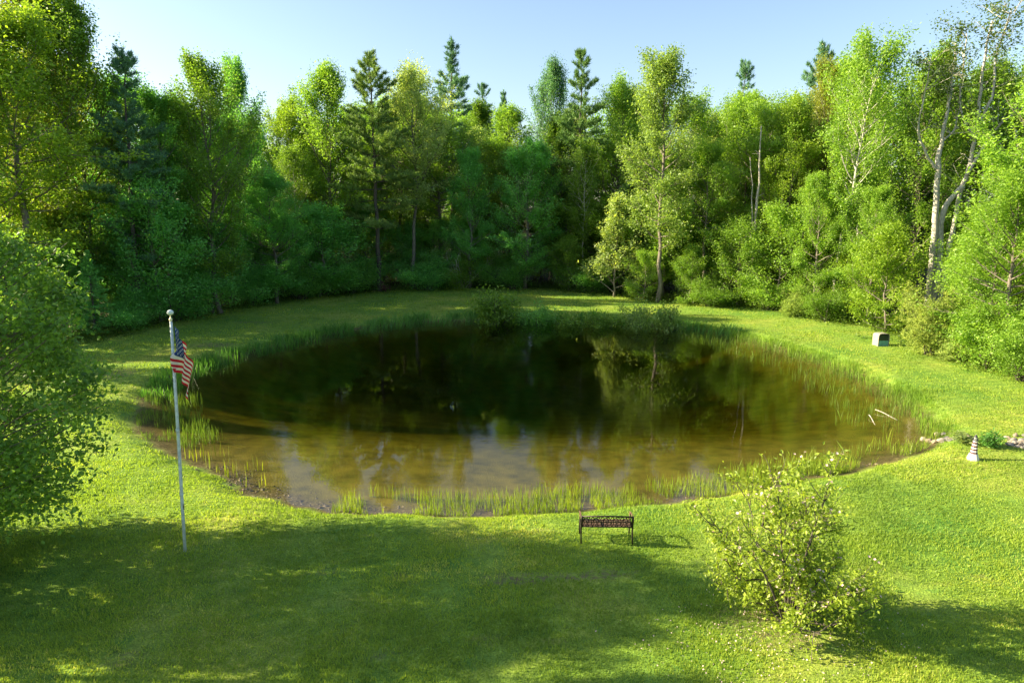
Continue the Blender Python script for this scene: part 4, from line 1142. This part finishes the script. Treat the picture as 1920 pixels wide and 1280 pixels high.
# ------------------------------------------------------------------ hooded box, garden chair, stake
def hooded_box():
    p = gp(1650, 646); o = thing("hooded_box", (p[0], p[1], gz(p[0], p[1])), "pale hooded box with a teal front at the right wood edge", "box", rz=R(6)); o.scale = (.78, .78, .82)
    M_B = simple_mat("weathered_shell", (.30, .28, .24), .7, var=.2, scale=5); M_T = simple_mat("teal_panel", (.12, .30, .36), .5, var=.2, scale=5); M_D = simple_mat("dark_window", (.03, .05, .05), .15, var=.2)
    # arched shell, open at the front (-Y), with a rounded back
    w, h, dp = .44, .92, .80
    a = np.linspace(0, math.pi, 13)
    prof = [(-w, 0)] + [(-w * math.copysign(abs(math.cos(t)) ** .45, math.cos(t)), .62 + (h - .62) * math.sin(t) ** .6) for t in a] + [(w, 0)]
    prof = np.array(prof); n = len(prof); rows = []
    for y, s in ((-dp / 2, 1.0), (dp / 2 - .12, 1.0), (dp / 2 - .03, .93), (dp / 2, .80)):
        rows.append(np.column_stack([prof[:, 0] * s, np.full(n, y), prof[:, 1] * (s * .4 + .6)]))
    V = np.vstack(rows); Q = [[r * n + q, r * n + q + 1, (r + 1) * n + q + 1, (r + 1) * n + q] for r in range(3) for q in range(n - 1)]
    mb = MB(); mb.add(V, Q)
    c = len(V); mb.add([[0, dp / 2, .4]], None); Vn = 3 * n
    mb.T.append(np.array([[Vn + q + 1, Vn + q, c] for q in range(n - 1)]))
    mb.tube(rows[0], .022, 6)
    mb.build("shell", M_B, o)
    mb = MB(); mb.box((0, -dp / 2 + .05, .20), (.82, .05, .40)); mb.build("front_panel", M_T, o)
    mb = MB(); mb.box((0, -dp / 2 + .07, .61), (.80, .04, .42)); mb.build("window", M_D, o)
hooded_box()

def garden_chair():
    p = gp(722, 546); o = thing("garden_chair", (p[0], p[1], gz(p[0], p[1])), "low reddish-brown slatted garden chair at the foot of the layered pine", "chair", rz=R(60))
    M_C = simple_mat("red_brown_wood", (.13, .055, .045), .7, var=.25, scale=6)
    mb = MB()
    for q in range(6): mb.box((0, -.42 + q * .1, .36 - q * .03), (.56, .085, .022))
    mb.build("seat", M_C, o)
    mb = MB(); rx = Matrix.Rotation(R(-24), 3, 'X')
    for q in range(5): mb.box(((q - 2) * .115, .30, .62 - .03 * abs(q - 2)), (.10, .022, .86 - .06 * abs(q - 2)), rx)
    mb.build("backrest", M_C, o)
    for s in (-1, 1):
        mb = MB(); mb.box((s * .34, -.08, .56), (.13, .80, .024)); mb.build("armrest", M_C, o)
        mb = MB(); mb.box((s * .32, -.36, .275), (.03, .10, .55)); mb.build("leg", M_C, o)
        mb = MB(); mb.box((s * .29, .08, .24), (.03, 1.15, .12), Matrix.Rotation(R(-15), 3, 'X')); mb.build("leg", M_C, o)
garden_chair()

def stake():
    p = gp(211, 619); mb = MB(); mb.box((0, 0, .28), (.045, .03, .66)); mb.box((0, 0, .66), (.045, .03, .10), taper=.3)
    o = mb.build("stake", simple_mat("stake_paint", (.36, .19, .17), .7, var=.3)); o.location = (p[0], p[1], gz(p[0], p[1])); o.rotation_euler = (0, R(-4), 0)
    tag(o, "thin pinkish wooden stake at the dark left wood edge", "stake")
stake()

# ------------------------------------------------------------------ stones and sticks at the inlet
M_ST = [simple_mat("stone_tan", (.27, .21, .16), .9, var=.3, scale=4, bump=.5), simple_mat("stone_grey", (.18, .17, .155), .9, var=.35, scale=5, bump=.5), simple_mat("stone_pale", (.32, .27, .23), .9, var=.2, scale=4, bump=.5)]
import bmesh
def stone(px, py, wpx, hpx, mi, label, group, seed, name="stone"):
    p = gp(px, py); rng = np.random.default_rng(seed); depth = p[1]
    w = wpx / FPX * depth * 1.02; h = hpx / FPX * depth
    bm = bmesh.new(); bmesh.ops.create_icosphere(bm, subdivisions=3, radius=1)
    pl = nrm(rng.normal(0, 1, (9, 3))); dd = rng.uniform(.62, .95, 9)
    for v in bm.verts:
        c = np.array(v.co)
        for a, d in zip(pl, dd):
            e = c @ a - d
            if e > 0: c = c - a * e * .9
        c = c + .05 * np.sin(c[[1, 2, 0]] * 5 + seed)
        v.co = (c[0] * w / 2, c[1] * w * rng.uniform(.40, .42), c[2] * h * .62)
    me = bpy.data.meshes.new(name); bm.to_mesh(me); bm.free(); me.materials.append(M_ST[mi])
    o = link(name, me); o.location = (p[0], p[1], gz(p[0], p[1]) + h * .25); o.rotation_euler = (0, 0, rng.uniform(-.5, .5))
    tag(o, label, "stone", group)
st = [(1733, 808, 11, 9, 2, "pale round stone at the pond end of the stone row"), (1744, 812, 14, 8, 0, "tan stone right of the pale round one"),
      (1759, 802, 12, 9, 2, "pale upright stone at the back of the pond-end stones"), (1767, 817, 18, 10, 2, "largest pale slab among the pond-end stones"),
      (1754, 815, 12, 8, 0, "pinkish tan stone in front of the pale upright stone"), (1771, 804, 10, 8, 1, "dark grey stone right of the pale upright stone")]
for q, s in enumerate(st): stone(*s, "stones at the pond end of the inlet", 300 + q)
rng = np.random.default_rng(9)
for q in range(14):
    stone(1778 + q * 3.2 + rng.normal(0, 2), 815 + q * .45 + rng.uniform(-4, 4), rng.uniform(8, 15), rng.uniform(5, 8), int(rng.integers(0, 2)), "small rough stone half lost in weeds left of the lighthouse", "small stones left of the lighthouse", 320 + q)
for q in range(24):
    stone(1884 + rng.uniform(0, 50), 818 + rng.uniform(0, 24), rng.uniform(9, 16), rng.uniform(6, 9), int(rng.choice([0, 1, 1, 2])), "rough grey-tan stone in the pile at the right edge", "stones in the pile at the right edge", 350 + q)
stone(1877, 664, 22, 20, 2, "large pale boulder half hidden in leaves at the right wood edge", None, 399, "boulder")
stone(930, 602, 26, 8, 1, "flat grey rock at the water under the round willow bush", None, 398, "rock")
p = gp(1856, 838); plant("leafy_plant", 'weed', 0, p[0], p[1], .50, (.04, .10, .018), "dark leafy plant between the lighthouse and the stone pile", "plant", None, 1.0, trunk_name="stems")
p = gp(1806, 828); plant("leafy_plant", 'weed', 1, p[0], p[1], .34, (.09, .12, .04), "pale weedy plant among the small stones left of the lighthouse", "plant", None, 1.8, trunk_name="stems")

def stick(a, b, r, label):
    A = gp(*a, WATER_Z); B = gp(*b, WATER_Z); A[2] += .10; B[2] -= .03; mb = MB(); t = np.linspace(0, 1, 8)[:, None]; P = (B - A) * t; P[:, 2] += .02 * np.sin(t[:, 0] * 5)
    mb.tube(P, np.linspace(r, r * .6, 8), 6); o = mb.build("stick", M_DEAD, None, True); o.location = A; tag(o, label, "stick")
stick((1641, 772), (1683, 785), .022, "long straight pale stick lying in the right shallows")
stick((1629, 782), (1641, 794), .022, "short pale stick left of the long one in the shallows")
